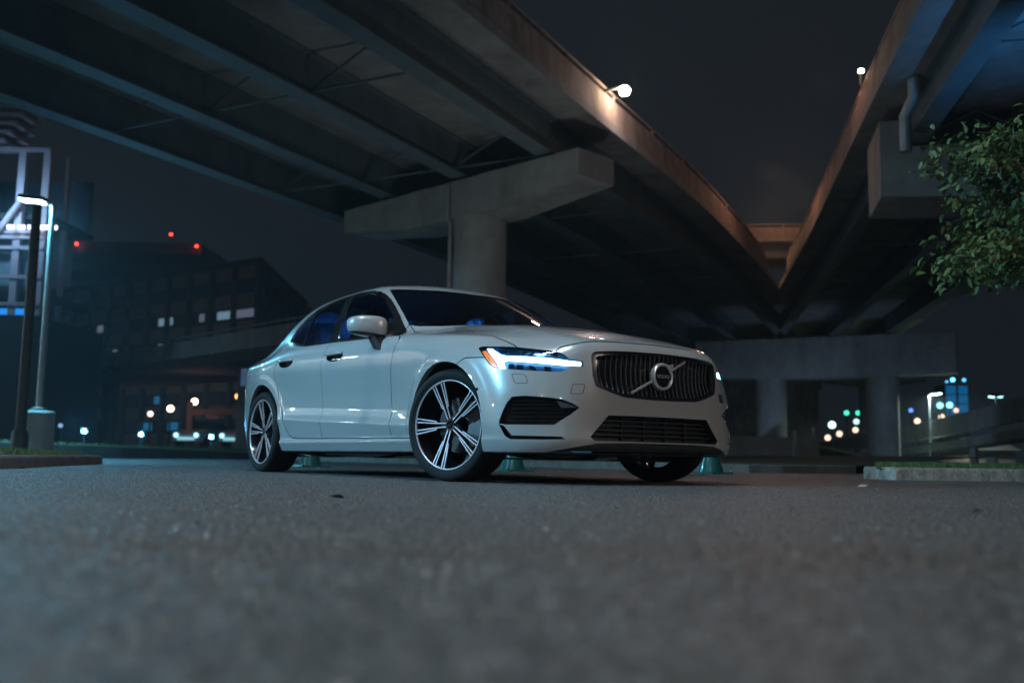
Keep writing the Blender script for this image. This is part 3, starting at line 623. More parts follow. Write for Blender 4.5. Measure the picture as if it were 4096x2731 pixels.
# ---------------------------------------------------------------- buildings
def cam_grid_box(mb, a0, a1, d0, d1, z0, z1): return mb.loft([[at(a0, d0, z0), at(a1, d0, z0), at(a1, d1, z0), at(a0, d1, z0)], [at(a0, d0, z1), at(a1, d0, z1), at(a1, d1, z1), at(a0, d1, z1)]], True, True)
def office():
    C0, C1, C2 = at(-77, 161), at(-33.6, 130), at(-35, 168); H = 25.5
    root = thing('office_block', 'dark office block with a few lit windows behind the ramp', 'building', tuple(C1)); O = Vector(root.location)
    C3 = C0+(C2-C1); foot = [C0-O, C1-O, C2-O, C3-O]
    MB().loft([[p for p in foot], [p+Vector((0, 0, H)) for p in foot]], True, True).build('wall', M_BRICK, root)
    pl = [p*1.0 for p in foot]; MB().loft([[p+Vector((0, 0, H+.002)) for p in pl], [p+Vector((0, 0, H+.9)) for p in pl]], True, True).build('roof', M_FIN, root)
    def face(A, B, nb, lit):
        d = (B-A)/nb; n = Vector((d.y, -d.x, 0)).normalized(); ln = d.length; ang = math.atan2(d.y, d.x); pane = None
        for i in range(nb+1):
            p = A+d*i+n*.25; M = Matrix.Translation(p) @ Matrix.Rotation(ang, 4, 'Z'); MB().box(-.35, .35, -.3, .3, 0, H-.2, M).build('facade_fin', M_FIN, root)
        for i in range(nb):
            for k in range(6):
                z = 3.0+k*3.75; p = A+d*(i+.5)+n*.06; M = Matrix.Translation(p) @ Matrix.Rotation(ang, 4, 'Z'); key = (i, k)
                o = MB().box(-ln/2+.5, ln/2-.5, -.05, .05, z, z+1.9, M).build('window', M_PANE, root)
                if key in lit:
                    e, x0, x1 = lit[key]; MB().box(-ln/2+.5+(ln-1)*x0, -ln/2+.5+(ln-1)*x1, -.075, -.052, z+.45, z+1.55, M).build('lit_pane', e, o)
    e1 = emat('lit_window_cool', (.45, .75, 1.0), .30); e2 = emat('lit_window_pale', (.62, .66, .95), .16); e3 = emat('lit_window_cyan', (.15, .62, .85), .28); e4 = emat('lit_window_blue', (.05, .40, .90), .25)
    face(foot[0], foot[1], 11, {(3, 4): (e2, .3, .7), (6, 4): (e1, .55, 1.0), (7, 4): (e1, .0, .15), (8, 4): (e2, .45, .75), (9, 4): (e1, .2, 1.0), (10, 4): (e2, .0, .9), (6, 3): (e1, .6, 1), (7, 3): (e1, .0, .35), (8, 3): (e2, .1, .5), (4, 3): (e2, .2, .5), (4, 2): (e3, .55, .85), (6, 0): (e4, .0, .5), (6, 1): (e4, .55, .95), (7, 0): (e4, .2, .8)})
    face(foot[1], foot[2], 7, {})
office()
tw = thing('office_tower', 'tall dark tower with red beacons above the office block', 'building', tuple(at(-85, 222))); cam_grid_box(mb := MB(), -99.5, -70.5, 220, 245, 0, 47.5); o = mb.build('wall', M_BRICK, tw); o.location = -Vector(tw.location)
for k in range(9):
    cam_grid_box(mb := MB(), -99.3, -70.7, 219.6, 219.95, 9+k*4.2, 11.2+k*4.2); o = mb.build('window_band', M_PANE, tw); o.location = -Vector(tw.location)
M_RED = emat('red_beacon', (1, .05, .03), 9)
for a, z in ((-98.3, 46.7), (-77.2, 49.2), (-71.3, 46.6)):
    p = at(a, 219)-Vector(tw.location); o = MB().lathe([(.0001, -.32), (.25, -.2), (.32, 0), (.25, .2), (.0001, .32)], 10, Matrix.Translation(p+Vector((0, 0, z)))).build('beacon', M_RED, tw)
    MB().cyl(p+Vector((0, 0, z-3 if z < 48 else 47.4)), p+Vector((0, 0, z-.25)), .1, n=6).build('beacon_mast', M_FIN, tw)
# stair tower at the left edge, steel frame with glazed landings
st = thing('stair_tower', 'steel framed stair tower with lit landings behind the street lamp', 'building', tuple(at(-24, 46))); SO = Vector(st.location)
M_FRAME = mat('pale_steel_frame', (.42, .40, .46), rough=.5, var=.08)
def spart(nm, mb, m): o = mb.build(nm, m, st); o.location = -SO; return o
for a in (-30.0, -27.2, -24.6, -22.9, -21.75): spart('post', cam_grid_box(MB(), a-.16, a+.16, 44.8, 45.1, 6.31, 14.2), M_FRAME)
spart('post', cam_grid_box(MB(), -22.2, -22.0, 47.6, 47.9, 6.31, 14.6), M_FRAME)
spart('plinth', cam_grid_box(MB(), -31, -21.6, 44.95, 52, 0, 6.3), M_FIN)
for z in (6.75, 8.0, 9.35, 9.85, 10.1, 14.0): spart('rail', cam_grid_box(MB(), -30.2, -21.6, 44.72, 44.95, z, z+.16), M_FRAME)
spart('landing', cam_grid_box(MB(), -30.2, -21.6, 45.2, 50, 7.2, 7.5), M_FIN); spart('landing', cam_grid_box(MB(), -30.2, -21.6, 45.2, 50, 10.9, 11.15), M_FIN)
spart('glazing', cam_grid_box(MB(), -30.0, -21.8, 45.25, 45.3, 7.55, 9.3), mat('pale_glazing', (.20, .28, .34), rough=.2, var=.3, vscale=.6))
spart('glazing', cam_grid_box(MB(), -30.0, -21.8, 50.0, 50.1, 11.2, 14.0), mat('dim_glazing', (.06, .10, .14), rough=.3, var=.3, vscale=.6))
spart('brace', MB().tube([at(-24.7, 44.6, 8.6), at(-22.7, 44.6, 11.6)], .15, 6), M_FRAME); spart('brace', MB().tube([at(-27.2, 44.6, 8.6), at(-24.9, 44.6, 12.0)], .15, 6), M_FRAME)
for k in range(7): spart('canopy_louvre', cam_grid_box(MB(), -30+k*.1, -22.2-.25*(6-k), 44.6+.02*k, 46.5, 14.4+.42*k, 14.55+.42*k), M_FRAME)
M_TUBE = emat('white_violet_tube_lamp', (.80, .78, 1.0), 5.0)
for a in (-22.95, -22.45, -22.0, -21.62, -21.28, -20.98): spart('tube_lamp', cam_grid_box(MB(), a-.16, a+.12, 44.3, 44.4, 10.22, 10.38), M_TUBE)
STAIR = st
spart('blue_soffit_lamp', cam_grid_box(MB(), -27, -22.0, 44.9, 45.0, 6.35, 6.62), emat('blue_soffit_lamp', (.02, .30, 1.0), .9))
# lit blue tower far to the side
bt = thing('lit_tower', 'distant tower glowing blue with floodlit crown', 'building', tuple(at(90.5, 203))); BO = Vector(bt.location)
cam_grid_box(mb := MB(), 88.0, 93.0, 201, 206, 0, 16.6); o = mb.build('wall', M_BRICK, bt); o.location = -BO
M_BT = emat('blue_lit_panel', (.01, .20, .50), .55)
for a0, a1 in ((88.3, 90.3), (90.8, 92.7)):
    for k in range(4): cam_grid_box(mb := MB(), a0, a1, 200.85, 200.97, 9.2+k*1.85, 10.85+k*1.85); o = mb.build('lit_panel', M_BT, bt); o.location = -BO
for a, s, z in ((89.6, .42, 17.6), (91.9, .36, 17.6), (88.4, .25, 17.2)):
    o = MB().lathe([(.0001, -s), (s*.7, -s*.7), (s, 0), (s*.7, s*.7), (.0001, s)], 10, Matrix.Translation(at(a, 200.6, z)-BO)).build('floodlight', emat('blue_crown_light', (.10, .50, 1.0), 8 if s > .4 else 3), bt)
hut = thing('brick_hut', 'small dark hut with pitched roof under the low ramp', 'building', tuple(at(29, 62))); HO = Vector(hut.location)
cam_grid_box(mb := MB(), 27.6, 30.4, 60, 64, 0, 1.15); o = mb.build('wall', mat('hut_brick', (.14, .10, .085), rough=.85, var=.2, vscale=4), hut); o.location = -HO
mb = MB(); mb.loft([[at(27.3, 59.7, 1.15), at(30.7, 59.7, 1.15), at(30.7, 64.3, 1.15), at(27.3, 64.3, 1.15)], [at(28.6, 61, 1.95), at(29.4, 61, 1.95), at(29.4, 63, 1.95), at(28.6, 63, 1.95)]], True, True); o = mb.build('roof', mat('hut_roof', (.10, .095, .09), rough=.8), hut); o.location = -HO
cam_grid_box(mb := MB(), 28.6, 29.2, 59.93, 59.98, 0, .9); o = mb.build('door', M_FIN, hut); o.location = -HO
# ---------------------------------------------------------------- the white saloon car
car = thing('sedan_car', 'white four door saloon car with lit headlamps standing on the asphalt', 'car')
class Map:
    def __init__(s, kind): s.kind = kind; s.ax = (0, 1) if kind == 'top' else (0, 2)
    def fwd(s, c):
        if s.kind == 'front': return Vector((math.atan2(-c.y, c.x+.3)*.95, math.hypot(c.y, c.x+.3), c.z))
        if s.kind == 'tail': return Vector((math.atan2(-c.y, -2.6-c.x)*.95, math.hypot(c.y, c.x+2.6), c.z))
        return c.copy()
    def inv(s, c):
        if s.kind == 'front': return Vector((math.cos(c.x/.95)*c.y-.3, -math.sin(c.x/.95)*c.y, c.z))
        if s.kind == 'tail': return Vector((-math.cos(c.x/.95)*c.y-2.6, -math.sin(c.x/.95)*c.y, c.z))
        return c
SIDE_M, FRONT_M, TOP_M, TAIL_M = Map('side'), Map('front'), Map('top'), Map('tail')
def segdist(p, a, b):
    ax, ay = b[0]-a[0], b[1]-a[1]; L2 = ax*ax+ay*ay; t = max(0, min(1, ((p[0]-a[0])*ax+(p[1]-a[1])*ay)/L2)) if L2 else 0
    return math.hypot(p[0]-a[0]-ax*t, p[1]-a[1]-ay*t)
def inpoly(p, P):
    c = False; n = len(P); j = n-1
    for i in range(n):
        if (P[i][1] > p[1]) != (P[j][1] > p[1]) and p[0] < (P[j][0]-P[i][0])*(p[1]-P[i][1])/(P[j][1]-P[i][1])+P[i][0]: c = not c
        j = i
    return c
def local_bisect(sel, co, no, eps=2e-6):
    d = {}; new = []
    for f in sel:
        for v in f.verts:
            if v not in d:
                k = (v.co-co).dot(no); d[v] = 0. if abs(k) < eps else k
    for e in {e for f in sel for e in f.edges}:
        a, b = e.verts; da, db = d[a], d[b]
        if da*db < 0:
            _, v = bmesh.utils.edge_split(e, a, da/(da-db)); d[v] = 0.
    for f in sel:
        on = [v for v in f.verts if d[v] == 0.]
        if len(on) < 2: continue
        if not (any(d[v] > 0 for v in f.verts) and any(d[v] < 0 for v in f.verts)): continue
        try: r = bmesh.utils.face_split(f, on[0], on[-1] if len(on) == 2 else on[1])
        except ValueError: continue
        if r and r[0]: new.append(r[0])
    return new
BINS = None
def binkey(f):
    c = f.calc_center_median(); return (math.floor(c.x/.1), math.floor(c.y/.1), math.floor(c.z/.1))
def carve(bm, lay, mp, pts, rid, half=None, closed=True, filt=None, only=0):
    """cut the sheet along pts (3-D points on it, seen along the map's depth) and mark the faces inside (or within half of the line)"""
    i0, i1 = mp.ax; P = []
    for p in pts:
        q = mp.fwd(Vector(p)); P.append((q[i0], q[i1]))
    mg = .03+(half or 0); lo = [min(p[k] for p in P)-mg for k in (0, 1)]; hi = [max(p[k] for p in P)+mg for k in (0, 1)]
    cand = set(); src = bm.faces
    if BINS is not None and bm is BINS[0]:
        pp = [Vector(p) for p in pts]; rng = []
        for k in range(3):
            use = k in {'side': (0, 2), 'top': (0, 1)}.get(mp.kind, (0, 2))
            rng.append((math.floor((min(p[k] for p in pp)-.12)/.1), math.floor((max(p[k] for p in pp)+.12)/.1)) if use else (-99, 99))
        src = [f for key, fs in BINS[1].items() if all(rng[k][0] <= key[k] <= rng[k][1] for k in range(3)) for f in fs]
    seen0 = None
    for f in src:
        if f[lay] != only: continue
        c = f.calc_center_median()
        if filt and not filt(c): continue
        q = mp.fwd(c)
        if lo[0] < q[i0] < hi[0] and lo[1] < q[i1] < hi[1]: cand.add(f)
    curved = mp.kind in ('front', 'tail')
    if curved:
        for v in {v for f in cand for v in f.verts}: v.co = mp.fwd(v.co)
    cen = lambda f: (lambda c: (c[i0], c[i1]))(f.calc_center_median())
    segs = [(P[i], P[(i+1) % len(P)]) for i in range(len(P) if closed else len(P)-1)]
    for a, b in segs:
        dx, dy = b[0]-a[0], b[1]-a[1]; L = math.hypot(dx, dy)
        if L < 1e-7: continue
        nx, ny = -dy/L, dx/L
        for o in ((0,) if half is None else (-half, half)):
            sel = [f for f in cand if segdist(cen(f), a, b) < .026+(half or 0)]
            if not sel: continue
            no = Vector((0, 0, 0)); no[i0] = nx; no[i1] = ny; co = Vector((0, 0, 0)); co[i0] = a[0]+nx*o; co[i1] = a[1]+ny*o
            cand.update(local_bisect(sel, co, no))
    out = []; first = set(src) if src is not bm.faces else None
    for f in cand:
        c = cen(f)
        ok = inpoly(c, P) if half is None else any(segdist(c, a, b) < half*1.01 for a, b in segs)
        if ok: f[lay] = rid; out.append(f)
    if curved:
        for v in {v for f in cand for v in f.verts}: v.co = mp.inv(v.co)
    if first is not None:
        for f in cand:
            if f not in first: BINS[1].setdefault(binkey(f), []).append(f)
    return out
def sheet(name, faces, m, parent, off=0., skirt=0., side='both', dv=None, label=None):
    """turn marked faces of the right half into part(s): off = along the normal, skirt = depth of a turned-in edge; side: both / centre / right"""
    faces = list(faces)
    if not faces: return []
    vi = {}; co = []
    for f in faces:
        for v in f.verts:
            if v not in vi: vi[v] = len(co); co.append(tuple(v.co))
    V = np.array(co); N = body_n(V); N /= np.linalg.norm(N, axis=1)[:, None]
    mid = np.abs(V[:, 1]) < 1e-4; N[mid, 1] = 0; N /= np.linalg.norm(N, axis=1)[:, None]
    IN = N if dv is None else np.tile(-np.array(Vector(dv).normalized()), (len(V), 1))
    W = V+IN*off; F = [tuple(vi[v] for v in f.verts) for f in faces]
    SV, SN, SF = [], [], []
    if skirt:
        fs = set(faces)
        for f in faces:
            for l in f.loops:
                e = l.edge
                if sum(1 for g in e.link_faces if g in fs) == 1:
                    a, b = vi[l.vert], vi[l.link_loop_next.vert]
                    if mid[a] and mid[b]: continue
                    n = np.cross(W[b]-W[a], (N[a]+N[b])/2); n = n/(np.linalg.norm(n)+1e-12)
                    k = len(SV); SV += [W[a], W[b], W[b]-IN[b]*skirt, W[a]-IN[a]*skirt]; SN += [n]*4; SF.append((k+1, k, k+3, k+2))
    def mesh(parts, nm):
        vs, ns, fs = [], [], []
        for s in parts:
            sg = np.array([1, s, 1.0])
            for A, B, C in ((W, N, F), (np.array(SV), np.array(SN), SF)):
                if len(A) == 0: continue
                k = len(vs); vs += (A*sg).tolist(); ns += (B*sg).tolist()
                fs += [tuple(i+k for i in (f if s > 0 else f[::-1])) for f in C]
        me = bpy.data.meshes.new(nm); me.from_pydata(vs, [], fs); me.polygons.foreach_set('use_smooth', [True]*len(fs))
        me.normals_split_custom_set_from_vertices(ns); o = link(nm, me, m, parent)
        if label: o['label'] = label
        return o
    if side == 'centre': return [mesh((1, -1), name)]
    if side == 'right': return [mesh((1,), name)]
    return [mesh((1,), name), mesh((-1,), name)]
# skin of the right half
_V, _Q = surface_nets(.0125)
_me = bpy.data.meshes.new('skin'); _me.from_pydata(_V.tolist(), [], _Q.tolist()); bm = bmesh.new(); bm.from_mesh(_me); bpy.data.meshes.remove(_me)
lay = bm.faces.layers.int.new('rid')
GAP, UNDER = 99, 98
BINS = (bm, {})
for f in bm.faces: BINS[1].setdefault(binkey(f), []).append(f)
sidef = lambda c: c.y < -.45
frontf = lambda c: c.x > .1 and c.z > .168
# bottom of the body
for f in local_bisect([f for f in bm.faces if f.calc_center_median().z < .20], Vector((0, 0, .173)), Vector((0, 0, 1))): BINS[1].setdefault(binkey(f), []).append(f)
for f in bm.faces:
    c = f.calc_center_median()
    if c.z < .173: f[lay] = UNDER if not (c.y < -.52 and (abs(c.x) < .43 or abs(c.x+2.862) < .43)) else GAP
def circ(cx, cz, r, n=56): return [(cx+r*math.cos(2*math.pi*i/n), -.9, cz+r*math.sin(2*math.pi*i/n)) for i in range(n)]
for cx, cz, r in ARCH: carve(bm, lay, SIDE_M, circ(cx, cz, r), 97, filt=lambda c: c.y < -.5)
# front openings
LAMP = [(.283,-.858,.748),(.283,-.85,.757),(.299,-.842,.760),(.323,-.832,.760),(.419,-.784,.755),(.483,-.747,.75),(.567,-.702,.738),(.688,-.619,.72),(.726,-.595,.702),(.751,-.577,.676),(.787,-.517,.667),(.79,-.514,.663),(.793,-.514,.638),(.792,-.519,.634),(.761,-.576,.632),(.75,-.598,.616),(.735,-.623,.605),(.691,-.679,.605),(.576,-.78,.614),(.463,-.842,.625),(.432,-.854,.631),(.408,-.86,.644),(.368,-.864,.678),(.321,-.863,.719)]
DRL = [(.337,-.839,.747),(.37,-.825,.745),(.412,-.823,.724),(.448,-.818,.706),(.478,-.806,.698),(.575,-.745,.692),(.672,-.667,.683),(.753,-.578,.667),(.784,-.526,.662),(.787,-.523,.653),(.786,-.528,.641),(.74,-.605,.642),(.661,-.695,.653),(.589,-.754,.661),(.5,-.809,.67),(.482,-.822,.663),(.487,-.824,.651),(.502,-.822,.628),(.463,-.842,.628),(.451,-.841,.649),(.414,-.843,.688),(.365,-.844,.726)]
AMBER = [(.316,-.858,.732),(.338,-.847,.737),(.36,-.845,.722),(.409,-.844,.685),(.446,-.842,.646),(.455,-.842,.633),(.43,-.853,.64),(.405,-.858,.654),(.365,-.862,.687)]
GRILLE = [(.844,0,.737),(.839,-.206,.734),(.824,-.363,.727),(.806,-.439,.720),(.802,-.459,.712),(.803,-.469,.693),(.817,-.468,.59),(.824,-.457,.541),(.828,-.446,.529),(.846,-.358,.5),(.854,-.296,.484),(.856,-.26,.478),(.863,-.077,.473),(.864,0,.473),(.864,.05,.473),(.844,.05,.737)]
GRILLE_IN = [(.849,0,.727),(.846,-.212,.718),(.83,-.369,.706),(.818,-.423,.699),(.814,-.439,.692),(.815,-.447,.683),(.825,-.446,.598),(.831,-.434,.548),(.835,-.417,.536),(.847,-.349,.513),(.856,-.27,.496),(.861,-.176,.490),(.865,0,.488),(.865,.05,.488),(.849,.05,.727)]
INTAKE = [(.858,0,.380),(.854,-.2,.379),(.84,-.374,.378),(.821,-.485,.259),(.827,-.457,.236),(.845,-.33,.236),(.857,0,.236),(.857,.05,.236),(.858,.05,.380)]
CORNER = [(.565,-.822,.468),(.621,-.782,.473),(.705,-.701,.466),(.755,-.631,.456),(.783,-.581,.436),(.799,-.543,.413),(.782,-.588,.377),(.74,-.668,.318),(.54,-.846,.318),(.501,-.863,.324),(.515,-.855,.374),(.54,-.839,.435)]
SLOT = [(.502,-.863,.320),(.533,-.849,.312),(.574,-.825,.260),(.714,-.705,.258),(.764,-.636,.257),(.774,-.618,.243),(.714,-.705,.240),(.567,-.828,.240),(.54,-.844,.255)]
CHIN = [(.60,-.80,.10),(.699,-.674,.176),(.779,-.575,.200),(.827,-.448,.224),(.85,-.259,.229),(.857,0,.230),(.857,.05,.230),(.857,.05,.10)]
carve(bm, lay, FRONT_M, LAMP, 1, filt=frontf)
carve(bm, lay, FRONT_M, GRILLE, 2, filt=frontf)
carve(bm, lay, FRONT_M, GRILLE_IN, 3, filt=frontf, only=2)
carve(bm, lay, FRONT_M, INTAKE, 4, filt=frontf)
carve(bm, lay, FRONT_M, CORNER, 5, filt=frontf)
carve(bm, lay, FRONT_M, SLOT, 6, filt=frontf)
carve(bm, lay, FRONT_M, CHIN, 7, filt=lambda c: c.x > .1 and c.z > .166)
# glazing
DLO = [(-2.60,-.81,1.035),(-2.592,-.79,1.075),(-2.570,-.75,1.142),(-2.485,-.713,1.222),(-2.333,-.684,1.282),(-2.18,-.662,1.313),(-2.02,-.652,1.327),(-1.80,-.655,1.333),(-1.598,-.653,1.329),(-1.448,-.664,1.316),(-1.341,-.664,1.298),(-1.242,-.672,1.263),(-1.15,-.688,1.217),(-1.042,-.712,1.155),(-.893,-.748,1.065),(-.77,-.782,.986),(-.700,-.807,.942),(-.645,-.85,.913),(-.774,-.867,.920),(-1.081,-.878,.932),(-1.662,-.871,.955),(-2.008,-.87,.963),(-2.124,-.868,.967),(-2.258,-.856,.983),(-2.55,-.818,1.024)]
carve(bm, lay, SIDE_M, DLO, 20, half=.0085, filt=sidef)
carve(bm, lay, SIDE_M, DLO, 21, filt=sidef)
carve(bm, lay, SIDE_M, [(-1.870,0,1.345),(-1.752,0,1.345),(-1.530,0,.93),(-1.668,0,.93)], 22, filt=sidef, only=21)
carve(bm, lay, SIDE_M, [(-2.345,0,1.29),(-2.18,0,.94)], 23, half=.011, closed=False, filt=sidef, only=21)
carve(bm, lay, SIDE_M, [(-.945,0,1.12),(-.60,0,1.0),(-.60,0,.90),(-.80,0,.90)], 24, filt=sidef, only=21)
WSCR = [(-1.083,.05),(-1.083,0),(-1.120,-.19),(-1.188,-.39),(-1.275,-.535),(-1.300,-.575),(-1.31,-.594),(-1.171,-.632),(-.928,-.692),(-.752,-.735),(-.69,-.69),(-.60,-.57),(-.51,-.40),(-.455,-.2),(-.437,0),(-.437,.05)]
carve(bm, lay, TOP_M, [(x, y, 1) for x, y in WSCR], 30, filt=lambda c: c.z > .93)
RWIN = [(-2.66,.05),(-2.66,0),(-2.64,-.3),(-2.60,-.5),(-2.66,-.55),(-2.95,-.60),(-3.20,-.60),(-3.30,-.3),(-3.33,0),(-3.33,.05)]
carve(bm, lay, TOP_M, [(x, y, 1) for x, y in RWIN], 31, filt=lambda c: c.z > 1.0 and c.x < -2.2)
# shut lines
gw = .0031
def gap(mp, pts, filt, half=gw, closed=False): carve(bm, lay, mp, pts, GAP, half=half, closed=closed, filt=filt)
gap(SIDE_M, [(-.640,0,.905),(-.600,0,.880),(-.596,0,.860),(-.608,0,.826),(-.620,0,.792),(-.627,0,.762),(-.640,0,.712),(-.650,0,.670),(-.668,0,.533),(-.662,0,.405),(-.660,0,.337),(-.665,0,.262)], sidef)
gap(SIDE_M, [(-1.655,0,.950),(-1.668,0,.915),(-1.690,0,.863),(-1.706,0,.825),(-1.714,0,.783),(-1.717,0,.667),(-1.717,0,.532),(-1.716,0,.386),(-1.722,0,.264)], sidef)
gap(SIDE_M, [(-2.50,0,1.02),(-2.512,0,.95),(-2.520,0,.90),(-2.545,0,.872),(-2.575,0,.85),(-2.601,0,.809),(-2.601,0,.766),(-2.532,0,.641),(-2.441,0,.487),(-2.402,0,.415),(-2.365,0,.349),(-2.309,0,.290),(-2.260,0,.272),(-2.20,0,.265),(-1.811,0,.262),(-.665,0,.256),(-.36,0,.252)], sidef)
gap(TOP_M, [(-.748,-.733,0),(-.720,-.736,0),(-.688,-.742,0),(-.631,-.755,0),(-.527,-.770,0),(-.391,-.766,0),(-.25,-.757,0),(-.095,-.750,0),(.017,-.751,0),(.199,-.757,0),(.335,-.752,0),(.412,-.745,0),(.451,-.743,0),(.490,-.744,0)], lambda c: c.z > .7)
gap(FRONT_M, [(.686,-.621,.719),(.688,-.604,.733),(.691,-.587,.745),(.712,-.558,.754),(.732,-.524,.763),(.739,-.491,.772),(.750,-.450,.779),(.756,-.422,.783),(.769,-.289,.790),(.775,-.15,.793),(.778,0,.794),(.778,.03,.794)], frontf)
gap(SIDE_M, [(.345,-.87,.692),(.328,-.871,.695),(.216,-.897,.699),(.190,-.903,.694),(.170,-.91,.684),(.12,-.92,.655)], sidef)
gap(TOP_M, [(-.600,-.885,0),(-.655,-.83,0),(-.72,-.775,0),(-.752,-.735,0)], lambda c: c.z > .86)
gap(TOP_M, [(x, y, 0) for x, y in WSCR[9:]], lambda c: c.z > .93, half=.006)
TOW = [(.543,-.81,.589),(.549,-.805,.593),(.596,-.772,.590),(.611,-.764,.580),(.623,-.762,.552),(.623,-.765,.542),(.576,-.801,.540),(.563,-.807,.550)]
TOWSQ = [(.779,-.57,.537),(.803,-.516,.539),(.805,-.512,.535),(.804,-.524,.494),(.801,-.531,.488),(.778,-.584,.487),(.776,-.587,.492),(.777,-.575,.533)]
gap(FRONT_M, TOW, frontf, half=.0013, closed=True); gap(FRONT_M, TOWSQ, frontf, half=.0013, closed=True)
# boot lid and tail lamps
gap(TOP_M, [(-3.0,-.64,0),(-3.35,-.66,0),(-3.60,-.64,0),(-3.9,-.60,0)], lambda c: c.z > .9 and c.x < -2.9)
carve(bm, lay, TAIL_M, [(-3.5,-.80,.88),(-3.78,-.55,.93),(-3.80,-.55,.84),(-3.72,-.68,.82),(-3.70,-.70,.62),(-3.66,-.76,.62),(-3.55,-.82,.80)], 40, filt=lambda c: c.x < -3.2)
# door handle scoops
for hx, hz in ((-1.495, .838), (-2.375, .852)):
    carve(bm, lay, SIDE_M, [(hx+.135*math.cos(a), -.9, hz+(.020 if math.sin(a) > 0 else .040)*math.sin(a)) for a in [2*math.pi*i/28 for i in range(28)]], 50, filt=sidef)
# ---- collect
by = {}
for f in bm.faces: by.setdefault(f[lay], []).append(f)
body_faces = set(by.get(0, [])); comps = []
while body_faces:
    s = body_faces.pop(); st = [s]; cp = [s]
    while st:
        f = st.pop()
        for e in f.edges:
            for g in e.link_faces:
                if g in body_faces: body_faces.discard(g); st.append(g); cp.append(g)
    comps.append(cp)
SEEDS = {'hood': (0., -.2, .96), 'front_bumper': (.84, -.25, .43), 'fender': (-.2, -.91, .78), 'front_door': (-1.1, -.91, .6), 'rear_door': (-2.0, -.91, .6), 'body_shell': (-1.8, -.2, 1.42), 'tow_eye_cover': (.792, -.55, .513), 'washer_cover': (.59, -.79, .567), 'boot_lid': (-3.5, -.2, 1.07)}
car_parts = {}; named = {}
for cp in comps:
    cs = np.array([f.calc_center_median() for f in cp]); best = None
    for k, s in SEEDS.items():
        d = np.linalg.norm(cs-np.array(s), axis=1).min()
        if d < .03 and (best is None or d < best[0]): best = (d, k)
    if best: named.setdefault(best[1], []).extend(cp)
    else:
        d = {k: np.linalg.norm(cs-np.array(s), axis=1).min() for k, s in SEEDS.items()}
        near = min(((np.linalg.norm(cs.mean(0)-np.array(s)), k) for k, s in SEEDS.items()))[1]
        named.setdefault(near, []).extend(cp)
for k, fs in named.items():
    car_parts[k] = sheet(k, fs, M_PAINT, car, side='centre' if k in ('hood', 'front_bumper', 'body_shell', 'boot_lid') else 'right' if k == 'tow_eye_cover' else 'both')
sheet('headliner', [f for f in named['body_shell'] if f.calc_center_median().z > 1.15 and -2.75 < f.calc_center_median().x < -.9], M_SEAT, car, off=-.022, side='centre')
sheet('panel_seam', [f for f in by.get(GAP, []) if f.calc_center_median().z > .18], M_DARK, car, off=-.007, side='centre')
sheet('underbody', by.get(UNDER, []), M_DARK, car, side='centre')
sheet('chin_spoiler', by.get(7, []), M_DARK, car, off=-.012, side='centre')
def wallfrom(name, faces, depth, m, parent, side='both', back=None, dv=None):
    """turned-in edge and back plate behind an opening"""
    w = sheet(name, faces, back or m, parent, off=-depth, side=side, dv=dv)
    fs = set(faces); V, F = [], []
    for f in faces:
        for l in f.loops:
            if sum(1 for g in l.edge.link_faces if g in fs) == 1:
                a, b = l.vert.co, l.link_loop_next.vert.co
                if abs(a.y) < 1e-4 and abs(b.y) < 1e-4: continue
                V.append((a, b))
    P = np.array([[*a] for a, b in V]+[[*b] for a, b in V]); N = body_n(P); N /= np.linalg.norm(N, axis=1)[:, None]; Q = P-(N if dv is None else -np.array(Vector(dv).normalized())[None])*depth; n = len(V)
    res = []
    for s in ((1, -1) if side == 'both' else (0,)):
        mb = MB()
        for sg in ((s,) if s else (1, -1)):
            S = np.array([1, sg, 1.0]); base = len(mb.v)
            mb.v += [tuple(p) for p in (P*S)]+[tuple(p) for p in (Q*S)]
            for i in range(n):
                q = (i, n+i, 3*n+i, 2*n+i); q = tuple(base+k for k in (q if sg > 0 else q[::-1])); mb.f.append(q); mb.sm.append(False)
        res.append(mb.build(name+'_edge', m, parent))
    return w
# windows
fw = [f for f in by.get(21, []) if f.calc_center_median().x > -1.7]; rw = [f for f in by.get(21, []) if -2.27 < f.calc_center_median().x-.39*(f.calc_center_median().z-1.11)*-1 <= 9 and f.calc_center_median().x <= -1.7]
rw, qw = [], []
for f in by.get(21, []):
    c = f.calc_center_median()
    if c.x > -1.7+(-.22)*(c.z-.95)/.39*1.0 and c.x > -1.9 and c.x > (-1.60-.22*(c.z-.95)/.39): continue
    (qw if c.x < -2.18-.165*(c.z-.94)/.35 else rw).append(f)
rs = set(rw) | set(qw); fw = [f for f in by.get(21, []) if f not in rs]
sheet('front_door_glass', fw, M_GLASS, car, off=-.005); sheet('rear_door_glass', rw, M_GLASS, car, off=-.005); sheet('quarter_glass', qw, M_GLASS, car, off=-.005)
sheet('window_trim', by.get(20, []), M_CHROME, car, off=.004, skirt=.012)
sheet('door_pillar', by.get(22, []), M_GLOSSBLK, car, off=-.002)
sheet('quarter_bar', by.get(23, []), M_GLOSSBLK, car, off=-.001, skirt=.01)
sheet('mirror_triangle', by.get(24, []), M_GLOSSBLK, car, off=-.001)
sheet('windscreen', by.get(30, []), M_WS, car, off=-.004, side='centre')
sheet('rear_window', by.get(31, []), M_GLASSD, car, off=-.004, side='centre')
sheet('tail_lamp', by.get(40, []), M_TAIL, car, off=.002, skirt=.01)
